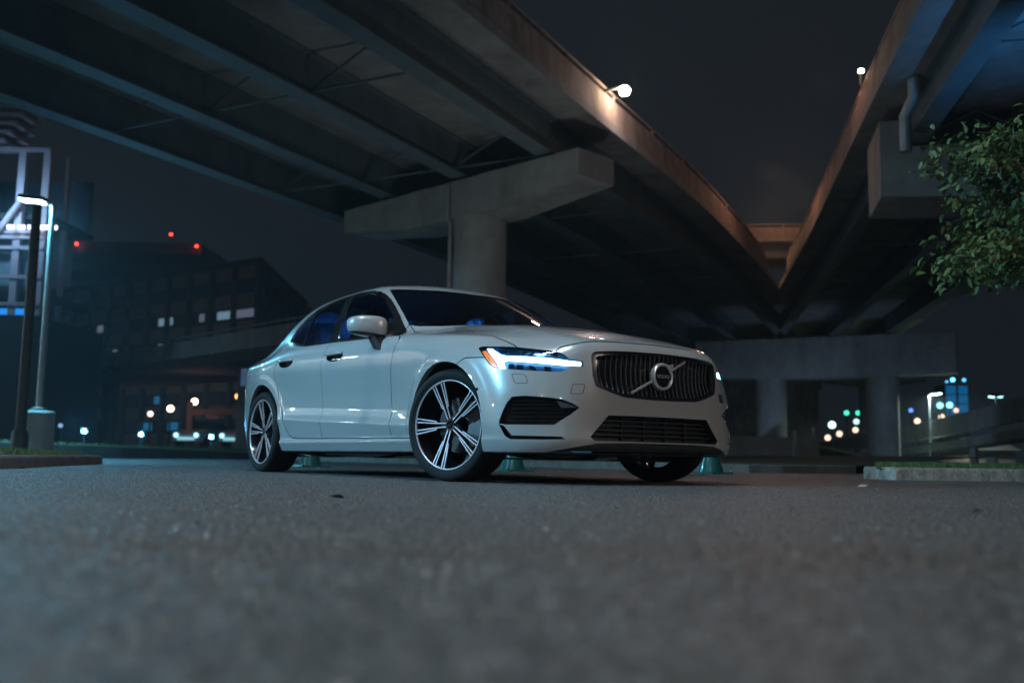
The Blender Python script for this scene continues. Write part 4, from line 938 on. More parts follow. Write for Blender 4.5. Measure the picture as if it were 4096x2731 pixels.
# bright edge of the front door glass along the pillar, and of the quarter bar
for p0, p1 in (((-1.745, 1.330), (-1.527, .952)), ((-2.338, 1.275), (-2.172, .975))):
    for sg in (1, -1):
        pts = []
        for i in range(9):
            x = p0[0]+(p1[0]-p0[0])*i/8; z = p0[1]+(p1[1]-p0[1])*i/8
            pts.append((x, -.8, z))
        Pp = np.array(pts)
        for _ in range(12): Pp[:, 1] += body_f(Pp[:, 0], Pp[:, 1], Pp[:, 2])/np.maximum(np.abs(body_n(Pp)[:, 1]), .3)
        MB().tube([(x, y*sg-.003*sg, z) for x, y, z in Pp.tolist()], .0055, 6).build('bright_strip', M_CHROME, car)
# wheel housings
for cx, cz, r in ARCH:
    for sg in (-1, 1):
        mb = MB(); n = 40; A = [R(-28)+R(236)*i/n for i in range(n+1)]
        row = lambda y, rr: [(cx+rr*math.cos(a), sg*y, cz+rr*math.sin(a)) for a in A]
        ed = row(.9, r); P = np.array([[x, -.87, z] for x, y, z in ed])
        for _ in range(14): P[:, 1] += body_f(P[:, 0], P[:, 1], P[:, 2])/np.maximum(np.abs(body_n(P)[:, 1]), .3)*.8
        lip = [(x, -y*sg*1.0*(1 if False else 1)*-1 if False else sg*abs(y)-.001*sg, z) for x, y, z in P.tolist()]
        lip2 = [(x, y-sg*.030, z) for x, y, z in lip]
        MB().loft([lip, lip2], closed=False, smooth=True).build('wheel_arch_lip', M_PAINT, car)
        mb.loft([[(x, y, z) for x, y, z in lip2], [(cx+(r+.012)*math.cos(a), l[1]-sg*.005, cz+(r+.012)*math.sin(a)) for a, l in zip(A, lip2)], row(.50, r+.012), row(.50, .05)], closed=False, smooth=False)
        mb.build('wheel_housing', M_DARK, car, angle=40)
# headlamps: lens, housing, hammer-shaped running light, amber corner, reflectors
lamp_faces = by[1]
lens = sheet('headlight', lamp_faces, M_LENS, car, off=-.001)
b2 = bmesh.new(); l2 = b2.faces.layers.int.new('rid'); vm = {}
for f in lamp_faces:
    for v in f.verts:
        if v not in vm: vm[v] = b2.verts.new(v.co)
    try: b2.faces.new([vm[v] for v in f.verts])
    except ValueError: pass
carve(b2, l2, FRONT_M, DRL, 1); carve(b2, l2, FRONT_M, AMBER, 2)
MODS = [[(.405,-.815,.742),(.452,-.79,.738),(.462,-.795,.714),(.43,-.815,.722)],[(.470,-.782,.737),(.540,-.738,.730),(.545,-.748,.705),(.482,-.79,.712)],[(.562,-.72,.728),(.588,-.70,.725),(.572,-.73,.701),(.552,-.74,.702)],[(.600,-.695,.722),(.655,-.65,.714),(.648,-.668,.696),(.598,-.71,.701)],[(.665,-.65,.711),(.700,-.62,.707),(.700,-.63,.693),(.664,-.665,.697)],
        [(.508,-.808,.655),(.535,-.793,.652),(.538,-.796,.628),(.512,-.815,.630)],[(.550,-.78,.650),(.580,-.762,.646),(.583,-.768,.624),(.555,-.79,.626)],[(.607,-.745,.643),(.628,-.73,.641),(.650,-.72,.617),(.628,-.735,.618)],[(.672,-.69,.638),(.70,-.665,.635),(.705,-.665,.617),(.680,-.69,.616)]]
for md in MODS: carve(b2, l2, FRONT_M, md, 3)
b2by = {}
for f in b2.faces: b2by.setdefault(f[l2], []).append(f)
for i, (o_) in enumerate(lens):
    sd = ('right', 'left')[i]
LDV = (-.74, .62, -.12)
def lamp_part(name, faces, m, off, skirt):
    os_ = sheet(name, faces, m, car, off=off, skirt=skirt, dv=LDV)
    for o_, p_ in zip(os_, lens): o_.parent = p_
lamp_part('housing', b2by.get(0, []), M_LAMPIN, -.040, .0)
lamp_part('running_light', b2by.get(1, []), M_DRL, -.010, .010)
lamp_part('indicator', b2by.get(2, []), M_AMBER, -.012, .02)
lamp_part('reflector', b2by.get(3, []), M_REFLECT, -.022, .02)
LAMPEDGE = wallfrom('headlight_recess', lamp_faces, .042, M_GLOSSBLK, car, dv=LDV)
for o_ in LAMPEDGE: bpy.data.objects.remove(o_)
b2.free()
# grille
gr_frame = sheet('grille_frame', by[2], M_DCHROME, car, off=.004, skirt=.025, side='centre')[0]
wallfrom('grille_back', by[3], .055, M_GLOSSBLK, car, side='centre', dv=(-1, 0, 0))
def grille_top_bottom(y):
    P = [(-p[1], p[2]) for p in GRILLE_IN if p[1] <= 0]; y = abs(y)
    zs = []
    for (a, za), (b, zb) in zip(P, P[1:]):
        if min(a, b) <= y <= max(a, b) and a != b: zs.append(za+(zb-za)*(y-a)/(b-a))
    return max(zs), min(zs)
def nose_x(y, z):
    x = np.array([.86]); y = np.array([y]); z = np.array([z])
    for _ in range(8):
        d = body_f(x, y, z); x = x-d*1.04
        if abs(d[0]) < 2e-4: break
    return float(x[0])
n_sl = 25
for i in range(n_sl):
    y = -.425+.85*(i+.5)/n_sl
    zt, zb = grille_top_bottom(y); zt -= .004; zb += .004; rings = []
    for k in range(9):
        t = k/8; z = zb+(zt-zb)*t; x = nose_x(y, z)-.010-.022*math.sin(math.pi*t)**1.0
        rings.append([(x, y-.0017, z), (x+.003, y-.0004, z), (x, y+.0017, z), (x-.006, y+.0020, z), (x-.006, y-.0020, z)])
    MB().loft(rings, True, True, smooth=False).build('slat', M_BAR, gr_frame, angle=35)
ex, ez = nose_x(0, .607)-.002, .607; EM = Matrix.Translation((ex, 0, ez)) @ Matrix.Rotation(R(90), 4, 'Y')
emb = MB().lathe([(.060, .0), (.062, .010), (.068, .013), (.075, .010), (.077, .0), (.077, -.02)], 40, EM).build('emblem', M_SLAT, gr_frame)
MB().lathe([(0.0001, .004), (.030, .004), (.061, .002)], 36, EM).build('emblem_disc', M_GLOSSBLK, emb)
mb = MB()
def gbar(y0, z0, y1, z1, w, up):
    d = Vector((0, y1-y0, z1-z0)).normalized(); n = Vector((0, -d.z, d.y))*w/2
    x0 = nose_x(y0, z0)-.004+up; x1 = nose_x(y1, z1)-.004+up
    a = [Vector((x0, y0, z0))+n, Vector((x0, y0, z0))-n]; b = [Vector((x1, y1, z1))+n, Vector((x1, y1, z1))-n]; o = Vector((-.012, 0, 0))
    mb.loft([[a[0], a[1], a[1]+o, a[0]+o], [b[0], b[1], b[1]+o, b[0]+o]], True, True)
gbar(-.22, .505, -.07, .580, .011, .0); mb.build('grille_bar', M_SLAT, gr_frame)
mb = MB(); gbar(.07, .642, .20, .706, .011, .0); mb.build('grille_bar', M_SLAT, gr_frame)
# arrow point on the ring
mb = MB(); c_ = Vector((ex+.006, .058, .607+.052))
dv = Vector((0, .72, .69)).normalized(); nv = Vector((0, -dv.z, dv.y))
tip = c_+dv*.034; tri = [tip, c_+dv*.002+nv*.026-dv*.012, c_+dv*.008, c_+dv*.002-nv*.026-dv*.012]; 
mb.loft([[p for p in tri], [p+Vector((-.014, 0, 0)) for p in tri]], True, True); mb.build('emblem_arrow', M_SLAT, emb)
def text_mesh(name, body, size, M, m, parent, ext=.001):
    cu = bpy.data.curves.new(name, 'FONT'); cu.body = body; cu.size = size; cu.extrude = ext; cu.align_x = 'CENTER'; cu.align_y = 'CENTER'
    to = bpy.data.objects.new(name, cu); COL.objects.link(to); dg = bpy.context.evaluated_depsgraph_get(); me = bpy.data.meshes.new_from_object(to.evaluated_get(dg))
    bpy.data.objects.remove(to); me.transform(M); return link(name, me, m, parent)
TM = Matrix.Translation((ex+.007, 0, ez)) @ Matrix.Rotation(R(90), 4, 'Z') @ Matrix.Rotation(R(90), 4, 'X')
MB().box(ex, ex+.006, -.060, .060, ez-.0125, ez+.0125).build('emblem_band', M_GLOSSBLK, emb)
text_mesh('emblem_lettering', 'VOLVO', .028, TM, M_SLAT, emb)
# lower intake, corner intakes and slots
wallfrom('lower_intake', by[4], .075, M_DARK, car, side='centre', dv=(-1, 0, .03))
def hslat(name, z, y0, y1, dx, th, m, parent, n=10, dep=.02):
    a = [(nose_x(y0+(y1-y0)*i/n, z)-dx, y0+(y1-y0)*i/n) for i in range(n+1)]
    MB().loft([[(x, y, z-th/2), (x, y, z+th/2), (x-dep, y, z+th/2+.004), (x-dep, y, z-th/2+.004)] for x, y in a], True, True).build(name, m, parent)
for k, z in enumerate((.272, .298, .324, .350)):
    yy = .485-(z-.259)*(.111/.119)-.012; hslat('intake_slat', z, -yy, yy, .045, .006, M_DARK, car)
for y in (-.24, -.08, .08, .24):
    x = nose_x(y, .3)-.05; MB().box(x-.02, x, y-.004, y+.004, .238, .378).build('intake_rib', M_DARK, car)
MB().box(.70, .712, -.42, .42, .24, .375).build('radiator', mat('radiator_fins', (.10, .105, .11), rough=.4, metal=.6, var=.5, vscale=45), car)
wallfrom('corner_intake', by[5], .05, M_GLOSSBLK, car, back=M_DARK, dv=(-.82, .57, 0))
wallfrom('air_slot', by[6], .03, M_GLOSSBLK, car, dv=(-.82, .57, 0))
def corner_pt(phi, z, dd):
    r = np.array([1.25]); cs, sn = math.cos(phi), math.sin(phi)
    zz = np.array([z])
    for _ in range(14):
        d = body_f(r*cs-.3, -r*sn, zz); r = r-d
        if abs(d[0]) < 2e-4: break
    return float(r[0]-dd)*cs-.3, float(r[0]-dd)*sn
for z in (.338, .360, .382, .404, .426, .447):
    tt = (z-.318)/.15
    pl = math.atan2(.862, .80)-.02-.045*tt; pr = math.atan2(.668, 1.04)-(.18 if z > .40 else .18*(z-.318)/.09) if z < .42 else math.atan2(.57, 1.09)+(z-.42)*1.2
    pts = [corner_pt(pr+.03+(pl-pr-.05)*i/10, z, .022) for i in range(11)]
    for sg in (-1, 1):
        MB().loft([[(x, sg*w, z-.003), (x, sg*w, z+.003), (x-.02, sg*(w-.012), z+.007), (x-.02, sg*(w-.012), z+.001)][::-sg] for x, w in pts], True, True).build('intake_slat', M_GLOSSBLK, car)
for sg in (-1, 1):       # small bright winglet at the inner tip of each corner intake
    q = [corner_pt(math.atan2(w, x+.3), z, d) + (z,) for x, w, z, d in ((.738, .652, .448, .012), (.770, .600, .433, .004), (.793, .553, .413, .003), (.752, .630, .410, .02))]
    MB().loft([[(x, sg*w, z) for x, w, z in q], [(x-.012, sg*(w-.012), z) for x, w, z in q]], True, True).build('intake_winglet', M_DCHROME, car)
# lip highlight strip at the foot of the bumper, parking sensors
MB().loft([[(nose_x(y, .236)+a, y, .236+b) for a, b in ((.006, -.004), (.006, .002), (-.02, .004), (-.02, -.006))] for y in [-.46+.92*i/20 for i in range(21)]], True, True).build('bumper_lip', M_PAINT, car)
for sg in (-1, 1):
    p = Vector((.331, sg*.896, .516)); MB().cyl(p+Vector((-.003, -.012*sg, 0)), p+Vector((.0005, .002*sg, 0)), .009, n=14).build('parking_sensor', M_GLOSSBLK, car)
# door handles
for k, (hx, hz) in enumerate(((-1.495, .838), (-2.375, .852))):
    wf = [f for f in by.get(50, []) if abs(f.calc_center_median().x-hx) < .2]
    doors = car_parts['front_door' if k == 0 else 'rear_door']
    wallfrom('handle_scoop', wf, .022, M_GLOSSBLK, car, back=M_GLOSSBLK)  # black stands for the shade inside the paint coloured cup
    for sg, dp in zip((-1, 1), doors):
        rings = []
        for i in range(15):
            t = i/14; x = hx+.128-.262*t; wv = math.sin(math.pi*min(1, max(0, .06+.88*t)))**.35
            P = np.array([[x, -.9, hz+.012]])
            for _ in range(10): P[:, 1] += body_f(P[:, 0], P[:, 1], P[:, 2])*.9
            y0 = abs(P[0, 1]); lift = .004+.026*math.sin(math.pi*t)**.6; hh = .0105*wv+.002; zc_ = hz+.013
            rings.append([(x, sg*(y0+lift+.010), zc_-hh*.55), (x, sg*(y0+lift+.012), zc_+hh*.2), (x, sg*(y0+lift+.006), zc_+hh), (x, sg*(y0+lift-.006), zc_+hh*.9), (x, sg*(y0+lift-.008), zc_-hh*.8), (x, sg*(y0+lift+.002), zc_-hh)])
        MB().loft(rings, True, True, smooth=True).build('handle', M_PAINT, dp)
# mirrors
def mirror(sg):
    rt = MB(); n, mm = 28, 16
    def sup(u, v, e1, e2):
        c = lambda a, e: math.copysign(abs(math.cos(a))**e, math.cos(a)); s_ = lambda a, e: math.copysign(abs(math.sin(a))**e, math.sin(a))
        return c(v, e1)*c(u, e2), c(v, e1)*s_(u, e2), s_(v, e1)
    rings_top, rings_bot = [], []
    def pt(a, b, c_):
        # a: fore-aft (front +), b: outward, c: up ; swept back outward, flat glass face behind
        x = (.075*a if a > 0 else .045*a); o = .122*b; z = .070*c_*(1-.12*b)
        return (-.875+x-.36*(o+.06), sg*(.972+o*.98), .985+z+.05*o)
    for i in range(mm+1):
        v = -math.pi/2+math.pi*i/mm
        rings_top.append([pt(*sup(2*math.pi*j/n, v, .62, .72)) for j in range(n)])
    k = 5
    cap = MB().loft(rings_top[k:], smooth=True); bot = MB().loft(rings_top[:k+1], smooth=True)
    o_ = cap.build('wing_mirror', M_PAINT, car); bot.build('mirror_base', M_GLOSSBLK, o_)
    # stalk
    rg = []
    for t in [i/8 for i in range(9)]:
        p0 = Vector((-.848, sg*.900, .832)); p1 = Vector((-.888, sg*.950, .940)); p = p0.lerp(p1, t); w = .070-.004*t; d = .026+.010*(1-t)
        rg.append([(p.x+w*math.cos(a)*.8, p.y+d*math.sin(a)*.9*sg, p.z+w*math.cos(a)*-.12) for a in [2*math.pi*j/14 for j in range(14)]])
    MB().loft(rg, True, True, smooth=True).build('stalk', M_DARK, o_)
for sg in (-1, 1): mirror(sg)
# roof antenna fin
MB().loft([[(-2.35-.10+.0, -.016, 1.40), (-2.35+.10, -.016, 1.40), (-2.35+.10, .016, 1.40), (-2.35-.10, .016, 1.40)], [(-2.50, -.004, 1.462), (-2.44, -.004, 1.458), (-2.44, .004, 1.458), (-2.50, .004, 1.462)]], True, True).build('antenna_fin', M_PAINT, car)
# cabin
def seat(x, y, w):
    s = MB(); s.bbox(x-.27, x+.27, y-w/2, y+w/2, .32, .50, .05)
    Mb = Matrix.Translation((x-.26, y, .46)) @ Matrix.Rotation(R(-20), 4, 'Y'); s.bbox(-.07, .07, -w/2+.02, w/2-.02, 0, .64, .05, Mb)
    o_ = s.build('seat', M_SEAT, car); MB().bbox(-.05, .05, -.13, .13, .66, .85, .04, Mb).build('headrest', M_SEAT, o_)
for y in (-.38, .38): seat(-1.45, y, .52)
seat(-2.35, -.36, .60); seat(-2.35, .36, .60)
MB().loft([[(-.55, -.78, .70), (-.55, .78, .70), (-.55, .78, .93), (-.55, -.78, .93)], [(-.80, -.76, .55), (-.80, .76, .55), (-.80, .76, .945), (-.80, -.76, .945)], [(-.98, -.74, .55), (-.98, .74, .55), (-.98, .74, .89), (-.98, -.74, .89)]], True, True).build('dashboard', M_SEAT, car)
SW = Matrix.Translation((-1.08, .38, .86)) @ Matrix.Rotation(R(66), 4, 'Y')
MB().tube([SW @ Vector((.185*math.cos(a), .185*math.sin(a), 0)) for a in [2*math.pi*i/28 for i in range(28)]], .015, 8, True).build('steering_wheel', M_SEAT, car)
for sg in (-1, 1):
    MB().box(-2.30, -.75, sg*.845-.01, sg*.845+.01, .30, .915).build('door_card', M_SEAT, car)
    MB().box(-2.25, -.80, sg*.828-.004, sg*.828+.004, .855, .868).build('ambient_light_strip', M_BLUEGLOW, car)
MB().box(-3.25, -2.62, -.60, .60, .93, .965).build('parcel_shelf', M_SEAT, car)
cab = bpy.data.lights.new('cabin_blue_fill', 'AREA'); cab.shape = 'RECTANGLE'; cab.size = 1.0; cab.size_y = .06; cab.energy = 20.0; cab.color = (.03, .22, 1.0)      # added blue fill, no real lamp, makes the rear window glow
cab_o = bpy.data.objects.new('cabin_blue_fill', cab); COL.objects.link(cab_o); cab_o.location = (-2.62, 0, 1.0); cab_o.rotation_euler = (0, R(90), R(180)); cab_o.parent = car
cab_o.rotation_euler = (Matrix(((0, -.35, .937), (1, 0, 0), (0, .937, .35))).to_euler())
bm.free()
# wheels
def make_wheel():
    w = bpy.data.objects.new('wheel', None); COL.objects.link(w); w.parent = car
    MY = Matrix.Rotation(R(90), 4, 'X')     # lathe axis z -> -y (outer face)
    RT = .326
    prof = [(.250, -.098), (.267, -.110), (.290, -.117), (.309, -.113), (.319, -.102), (.3235, -.085)]
    tread = []
    for a, b in ((-.085, -.052), (-.045, -.008), (.008, .045), (.052, .085)):
        tread += [(RT-.0005 if abs(a) < .08 else .3235, a), (RT, (a+b)/2), (RT-.0005 if abs(b) < .08 else .3235, b)]
        if b < .08: tread += [(RT-.008, b+.001), (RT-.008, b+.006)]
    prof += tread[1:]+[(.319, .102), (.309, .113), (.290, .117), (.267, .110), (.250, .098)]
    prof = [(r, -z) for r, z in prof][::-1]
    tyre = MB().lathe(prof, 72, MY).build('tyre', M_RUBBER, w, angle=45)
    # raised rings on the outer sidewall
    MB().lathe([(.2800, .1150), (.2805, .1168), (.2825, .1168), (.283, .1155)], 72, MY).build('sidewall_ring', M_RUBBER, tyre)
    rim = MB().lathe([(.238, -.10), (.228, -.02), (.236, .04), (.250, .085), (.2535, .098), (.256, .1035), (.258, .105)], 64, MY).build('rim', M_WBLACK, w, angle=50)
    MB().lathe([(.2520, .098), (.2535, .1068), (.2585, .1072), (.2600, .1035)], 64, MY).build('rim_edge', M_MACH, rim)
    MB().lathe([(.2600, .1035), (.264, .1045), (.2680, .108), (.2690, .100)], 64, MY).build('rim_flange', M_WBLACK, rim)
    def fy(r): return -(.083+.020*(r/.243)**1.5)         # dish of the wheel face
    def bar(mb, pts, wd, th, dy=0.):
        rings = []
        for i, (r_, t_) in enumerate(pts):
            a = pts[max(0, i-1)]; b = pts[min(len(pts)-1, i+1)]; d = Vector((b[0]-a[0], b[1]-a[1])).normalized(); n = Vector((-d.y, d.x))*wd/2
            y = fy(r_)+dy
            rings.append([(t_+n.y, y, r_+n.x), (t_-n.y, y, r_-n.x), (t_-n.y, y+th, r_-n.x), (t_+n.y, y+th, r_+n.x)])
        mb.loft(rings, True, True)
    base = None
    for i in range(5):
        ang = R(90-(110+72*i))       # spoke built along +z, turned about y
        Mr = Matrix.Rotation(ang, 4, 'Y')
        if base is None:
            s = MB()
            for sg in (-1, 1):
                bar(s, [(.030, sg*.010), (.112, sg*.0135), (.255, sg*.0250)], .0120, .028, .004)
                bar(s, [(.103, sg*.0215), (.120, sg*.0255), (.255, sg*.0465)], .0120, .026, .004)
            bar(s, [(.10, -.022), (.10, .022)], .02, .016, .012); bar(s, [(.249, -.047), (.249, .047)], .012, .02, .006)
            g = MB()
            for sg in (-1, 1):
                bar(g, [(.034, sg*.0105), (.112, sg*.0135), (.256, sg*.0250)], .0066, .006)
                bar(g, [(.104, sg*.0215), (.120, sg*.0255), (.256, sg*.0465)], .0072, .006)
            bar(g, [(.2535, -.025), (.2535, .025)], .006, .006)
            so = s.build('spoke', M_WBLACK, w); go = g.build('machined_face', M_MACH, so); base = (so.data, go.data)
        else:
            so = link('spoke', base[0], None, w); go = link('machined_face', base[1], None, so)
        so.matrix_local = Mr
    hub = MB().lathe([(.060, .03), (.058, .066), (.045, .074), (.034, .076)], 30, MY).build('hub', M_WBLACK, w, angle=40)
    MB().lathe([(.034, .070), (.033, .088), (.029, .0905), (.0265, .0885), (.0001, .0885)], 30, MY).build('hub_cap', M_CHROME, hub, angle=40)
    MB().lathe([(.0255, .0889), (.0001, .0889)], 24, MY).build('hub_cap_disc', M_GLOSSBLK, hub)
    MB().box(-.020, .020, -.0905, -.088, -.003, .003, Matrix.Rotation(R(-30), 4, 'Y')).build('hub_cap_bar', M_CHROME, hub)
    for i in range(5):
        a = R(54+72*i); p = Vector((.052*math.cos(a), 0, .052*math.sin(a))); MB().cyl(p+Vector((0, -.05, 0)), p+Vector((0, -.074, 0)), .0095, n=6).build('lug_bolt', M_DCHROME, hub)
    disc = MB().lathe([(.055, .0), (.162, .0), (.164, -.004), (.164, -.024), (.055, -.024)], 48, MY).build('brake_disc', M_DISC, w, angle=40)
    cal = MB()
    for r0, r1, y0, y1 in ((.095, .185, -.03, .045),):
        A = [R(-32+64*i/8) for i in range(9)]
        cal.loft([[(r0*math.cos(a), y0, r0*math.sin(a)), (r1*math.cos(a), y0, r1*math.sin(a)), (r1*math.cos(a), y1, r1*math.sin(a)), (r0*math.cos(a), y1, r0*math.sin(a))] for a in A], True, True)
    cal.build('brake_caliper', mat('caliper_grey', (.16, .15, .15), rough=.5, var=.2), w)
    return w
W0 = make_wheel()
for i, (x, y, st, sp) in enumerate(((0, -.795, 16, 0), (-2.872, -.80, 0, 9), (0, .795, 196, 20), (-2.872, .80, 180, 40))):
    wo = W0 if i == 0 else copy_tree(W0, car)
    wo.location = (x, y, .326); wo.rotation_euler = (0, 0, R(st))
    if sp:
        wo.rotation_mode = 'QUATERNION'; wo.rotation_quaternion = (Matrix.Rotation(R(st), 3, 'Z') @ Matrix.Rotation(R(sp), 3, 'Y')).to_quaternion()
# ---------------------------------------------------------------- lamps, far lights, vehicles, tree
M_LED = emat('led_lamp_face', (.62, .95, 1.0), 60.0)
M_SOD = emat('sodium_lamp_face', (1.0, .62, .40), 60.0)
def lamp_light(parent, loc, energy, col, size, aim=None, kind='AREA', name='lamp_light', spread=None):
    l = bpy.data.lights.new(name, kind); l.energy = energy; l.color = col
    if kind == 'AREA': l.size = size
    else: l.shadow_soft_size = size
    o = bpy.data.objects.new(name, l); COL.objects.link(o); o.parent = parent; o.matrix_parent_inverse = (Matrix.Translation(parent.location) @ parent.rotation_euler.to_matrix().to_4x4()).inverted(); o.location = Vector(loc)
    if kind == 'AREA' and spread: l.spread = R(spread)
    d = (Vector(aim)-Vector(loc)) if aim is not None else Vector((0, 0, -1)); o.rotation_euler = d.to_track_quat('-Z', 'Y').to_euler(); return o
def street_lamp(loc, z0, h, label, emit, arm=(.5, 0), pr=.07, base=None, group=None, headsize=(.52, .24, .10), pole=None, name='street_lamp', lamps=1, tilt=6):
    """pole on an optional concrete foot, flat LED head(s) on a short arm; arm = (reach, heading)"""
    root = thing(name, label, 'street lamp', tuple(loc), arm[1], group); p0 = z0
    if base: MB().lathe([(base[0], z0-.3), (base[0], z0+base[1]-.05), (base[0]-.05, z0+base[1]), (.16, z0+base[1]+.002), (.16, z0+base[1]+.05), (.10, z0+base[1]+.07)], 24).build('concrete_foot', M_CONC, root, angle=30); p0 = z0+base[1]
    MB().cyl((0, 0, p0-.1), (0, 0, h), pr, pr*.75, 12).build('pole', pole or M_POLE, root)
    for k in range(lamps):
        s = 1 if k == 0 else -1; r = arm[0]*s; hs = headsize
        MB().tube([(0, 0, h-.05), (r*.35, 0, h+.06)], .04, 8).build('arm', pole or M_POLE, root)
        Mh = Matrix.Translation((r*.35+s*hs[0]/2, 0, h+.08)) @ Matrix.Rotation(-R(tilt)*s, 4, 'Y')
        hd = MB().bbox(-hs[0]/2, hs[0]/2, -hs[1]/2, hs[1]/2, 0, hs[2], .02, Mh).build('lamp_head', M_DPOLE, root)
        MB().box(-hs[0]/2+.03, hs[0]/2-.03, -hs[1]/2+.02, hs[1]/2-.02, -.025, -.003, Mh).build('lamp_lens', emit, hd)
    return root
# the lamp in the picture on the raised verge
L1 = street_lamp(at(-9.98, 21), .36, 5.45, 'street lamp with glowing cyan head on a concrete foot in the verge', M_LED, (.5, YAWS+math.pi), .075, (.33, .64), headsize=(.56, .3, .1))
lamp_light(L1, at(-10.4, 21, 5.42), 900, (.14, .66, 1.0), .5)
dp = thing('dark_pole', 'thick dark green pole beside the cyan street lamp', 'pole', tuple(at(-9.45, 19.2))); MB().cyl((0, 0, .1), (0, 0, 5.0), .105, .09, 14).build('shaft', M_DPOLE, dp); MB().lathe([(.16, .1), (.16, .5), (.11, .56)], 14).build('collar', M_DPOLE, dp)
lamp_light(STAIR, at(-23.5, 42.5, 11.5), 150, (.38, .66, 1.0), .6, aim=at(-23.5, 47, 9.5))
# lamps of the car park behind and beside the camera: they light the car and show in its paint
KA = street_lamp((1.1, -6.7, 0), 0, 9.6, 'tall car park lamp on a long arm reaching over the car', M_LED, (7.2, math.atan2(3.8, -.25)), .1, (.35, .7), headsize=(.7, .35, .12))
lamp_light(KA, (.85, -3.0, 9.55), KEY_A, (.88, .97, 1.0), .45, spread=150)
KB = street_lamp((9.5, -9.5, 0), 0, 9.6, 'tall car park lamp with a long arm reaching over the camera', M_LED, (7.2, math.atan2(2.6, -3.2)), .1, (.35, .7), headsize=(.7, .35, .12))
lamp_light(KB, (6.2, -6.9, 9.55), KEY_B, (1.0, .95, .92), .45, spread=150)
KC = street_lamp((19.0, 3.0, 0), 0, 8.0, 'warm sodium street lamp facing the nose of the car', M_SOD, (.6, math.pi), .09, None, headsize=(.5, .25, .1))
lamp_light(KC, (18.6, 3.0, 7.95), KEY_C, (1.0, .80, .68), .4, aim=(2, 0, 0), spread=60)
KD = street_lamp((-3.6, -13.4, 0), 0, 6.3, 'low cyan lamp post standing off beside the doors of the car', M_LED, (.6, 1.5), .08, (.3, .5), headsize=(.6, .3, .1))
lamp_light(KD, (-3.5, -13.0, 6.2), KEY_D, (.24, .68, 1.0), .5, aim=(-1.4, 0, .6), spread=75)
M_LEDF = emat('far_led_lamp_face', (.62, .92, 1.0), 160.0); M_SODF = emat('far_sodium_lamp_face', (1.0, .62, .45), 120.0)
for k, (br, ds, h, e, lab) in enumerate(((196, 30, 5.2, M_LEDF, 'furthest back along the road behind the car'), (205, 34, 6.4, M_LEDF, 'second furthest back along the road'), (212, 27, 4.4, M_SODF, 'orange one nearest behind the tail'), (217, 38, 7.4, M_LEDF, 'taller one across from the tail'), (222, 31, 4.2, M_SODF, 'orange one across from the rear door'), (227, 36, 6.8, M_LEDF, 'across from the rear door'), (233, 29, 5.2, M_LEDF, 'across from the front door'), (240, 40, 7.8, M_LEDF, 'tallest one across from the front wheel'), (248, 33, 5.0, M_SODF, 'orange one across from the front wheel'), (258, 36, 7.0, M_LEDF, 'across from the bonnet'), (282, 40, 7.0, M_LEDF, 'beyond the nose of the car'), (318, 24, 6.5, M_SODF, 'orange one behind the photographer'), (338, 30, 6.5, M_LEDF, 'cool one behind the photographer'))):
    street_lamp((-1.5+ds*math.cos(R(br)), -.9+ds*math.sin(R(br)), 0), 0, h, 'distant street lamp across the road, '+lab, e, (.6, R(br)+math.pi), .08, group='distant lamps across the road', headsize=(.8, .5, .12), name='distant_lamp', tilt=18)
# lit shop row across the road, mirrored in the flank of the car
sr = thing('shop_row', 'low row of lit shop windows across the road from the car', 'building', (-33, -26, 0), R(222-90)); M_SHOPW = mat('shop_wall', (.16, .15, .15), rough=.8)
MB().box(-17, 17, 0, 9, 0, 6.2).build('wall', M_SHOPW, sr)
for i in range(11):
    for k in range(2):
        x = -15.4+i*3.08
        if (i*7+k*3) % 5 == 0: continue
        MB().box(x-1.1, x+1.1, 9.0, 9.06, .9+2.9*k, 2.5+2.7*k).build('lit_window', emat('shop_window', ((.75, .88, 1), (1, .82, .7), (.6, .85, 1))[(i+k) % 3], (1.6, .8, 2.4, .5)[(i*3+k) % 4]), sr)
# blue flood behind the car's tail
# ground floodlights along the verge
for k, (a, d, z, s, lab) in enumerate(((-16.25, 38, .95, 150, 'brightest blue white floodlight low on the verge'), (-14.08, 38, .86, 80, 'middle blue white floodlight low on the verge'), (-11.4, 38, .81, 70, 'blue white floodlight on the verge nearest the car tail'))):
    f = thing('floodlight', lab, 'floodlight', tuple(at(a, d)), YAWS, 'floodlights low on the verge')
    MB().cyl((0, 0, 0), (0, 0, z-.1), .04, n=8).build('post', M_DPOLE, f); MB().bbox(-.16, .16, -.05, .08, z-.12, z+.14, .02).build('housing', M_DPOLE, f)
    MB().lathe([(.0001, -.01), (.045, -.008), (.052, 0), (.045, .01), (.0001, .012)], 14, Matrix.Translation((0, -.062, z)) @ Matrix.Rotation(R(90), 4, 'X')).build('lens', emat('blue_white_flood', (.18, .66, 1.0), s*14), f)
f1 = [o for o in COL.objects if o.name.startswith('floodlight') and o.type == 'EMPTY'][0]
lamp_light(f1, at(-16.2, 37.6, 1.0), 60, (.1, .45, 1.0), .3, aim=at(-8, 10, .5))
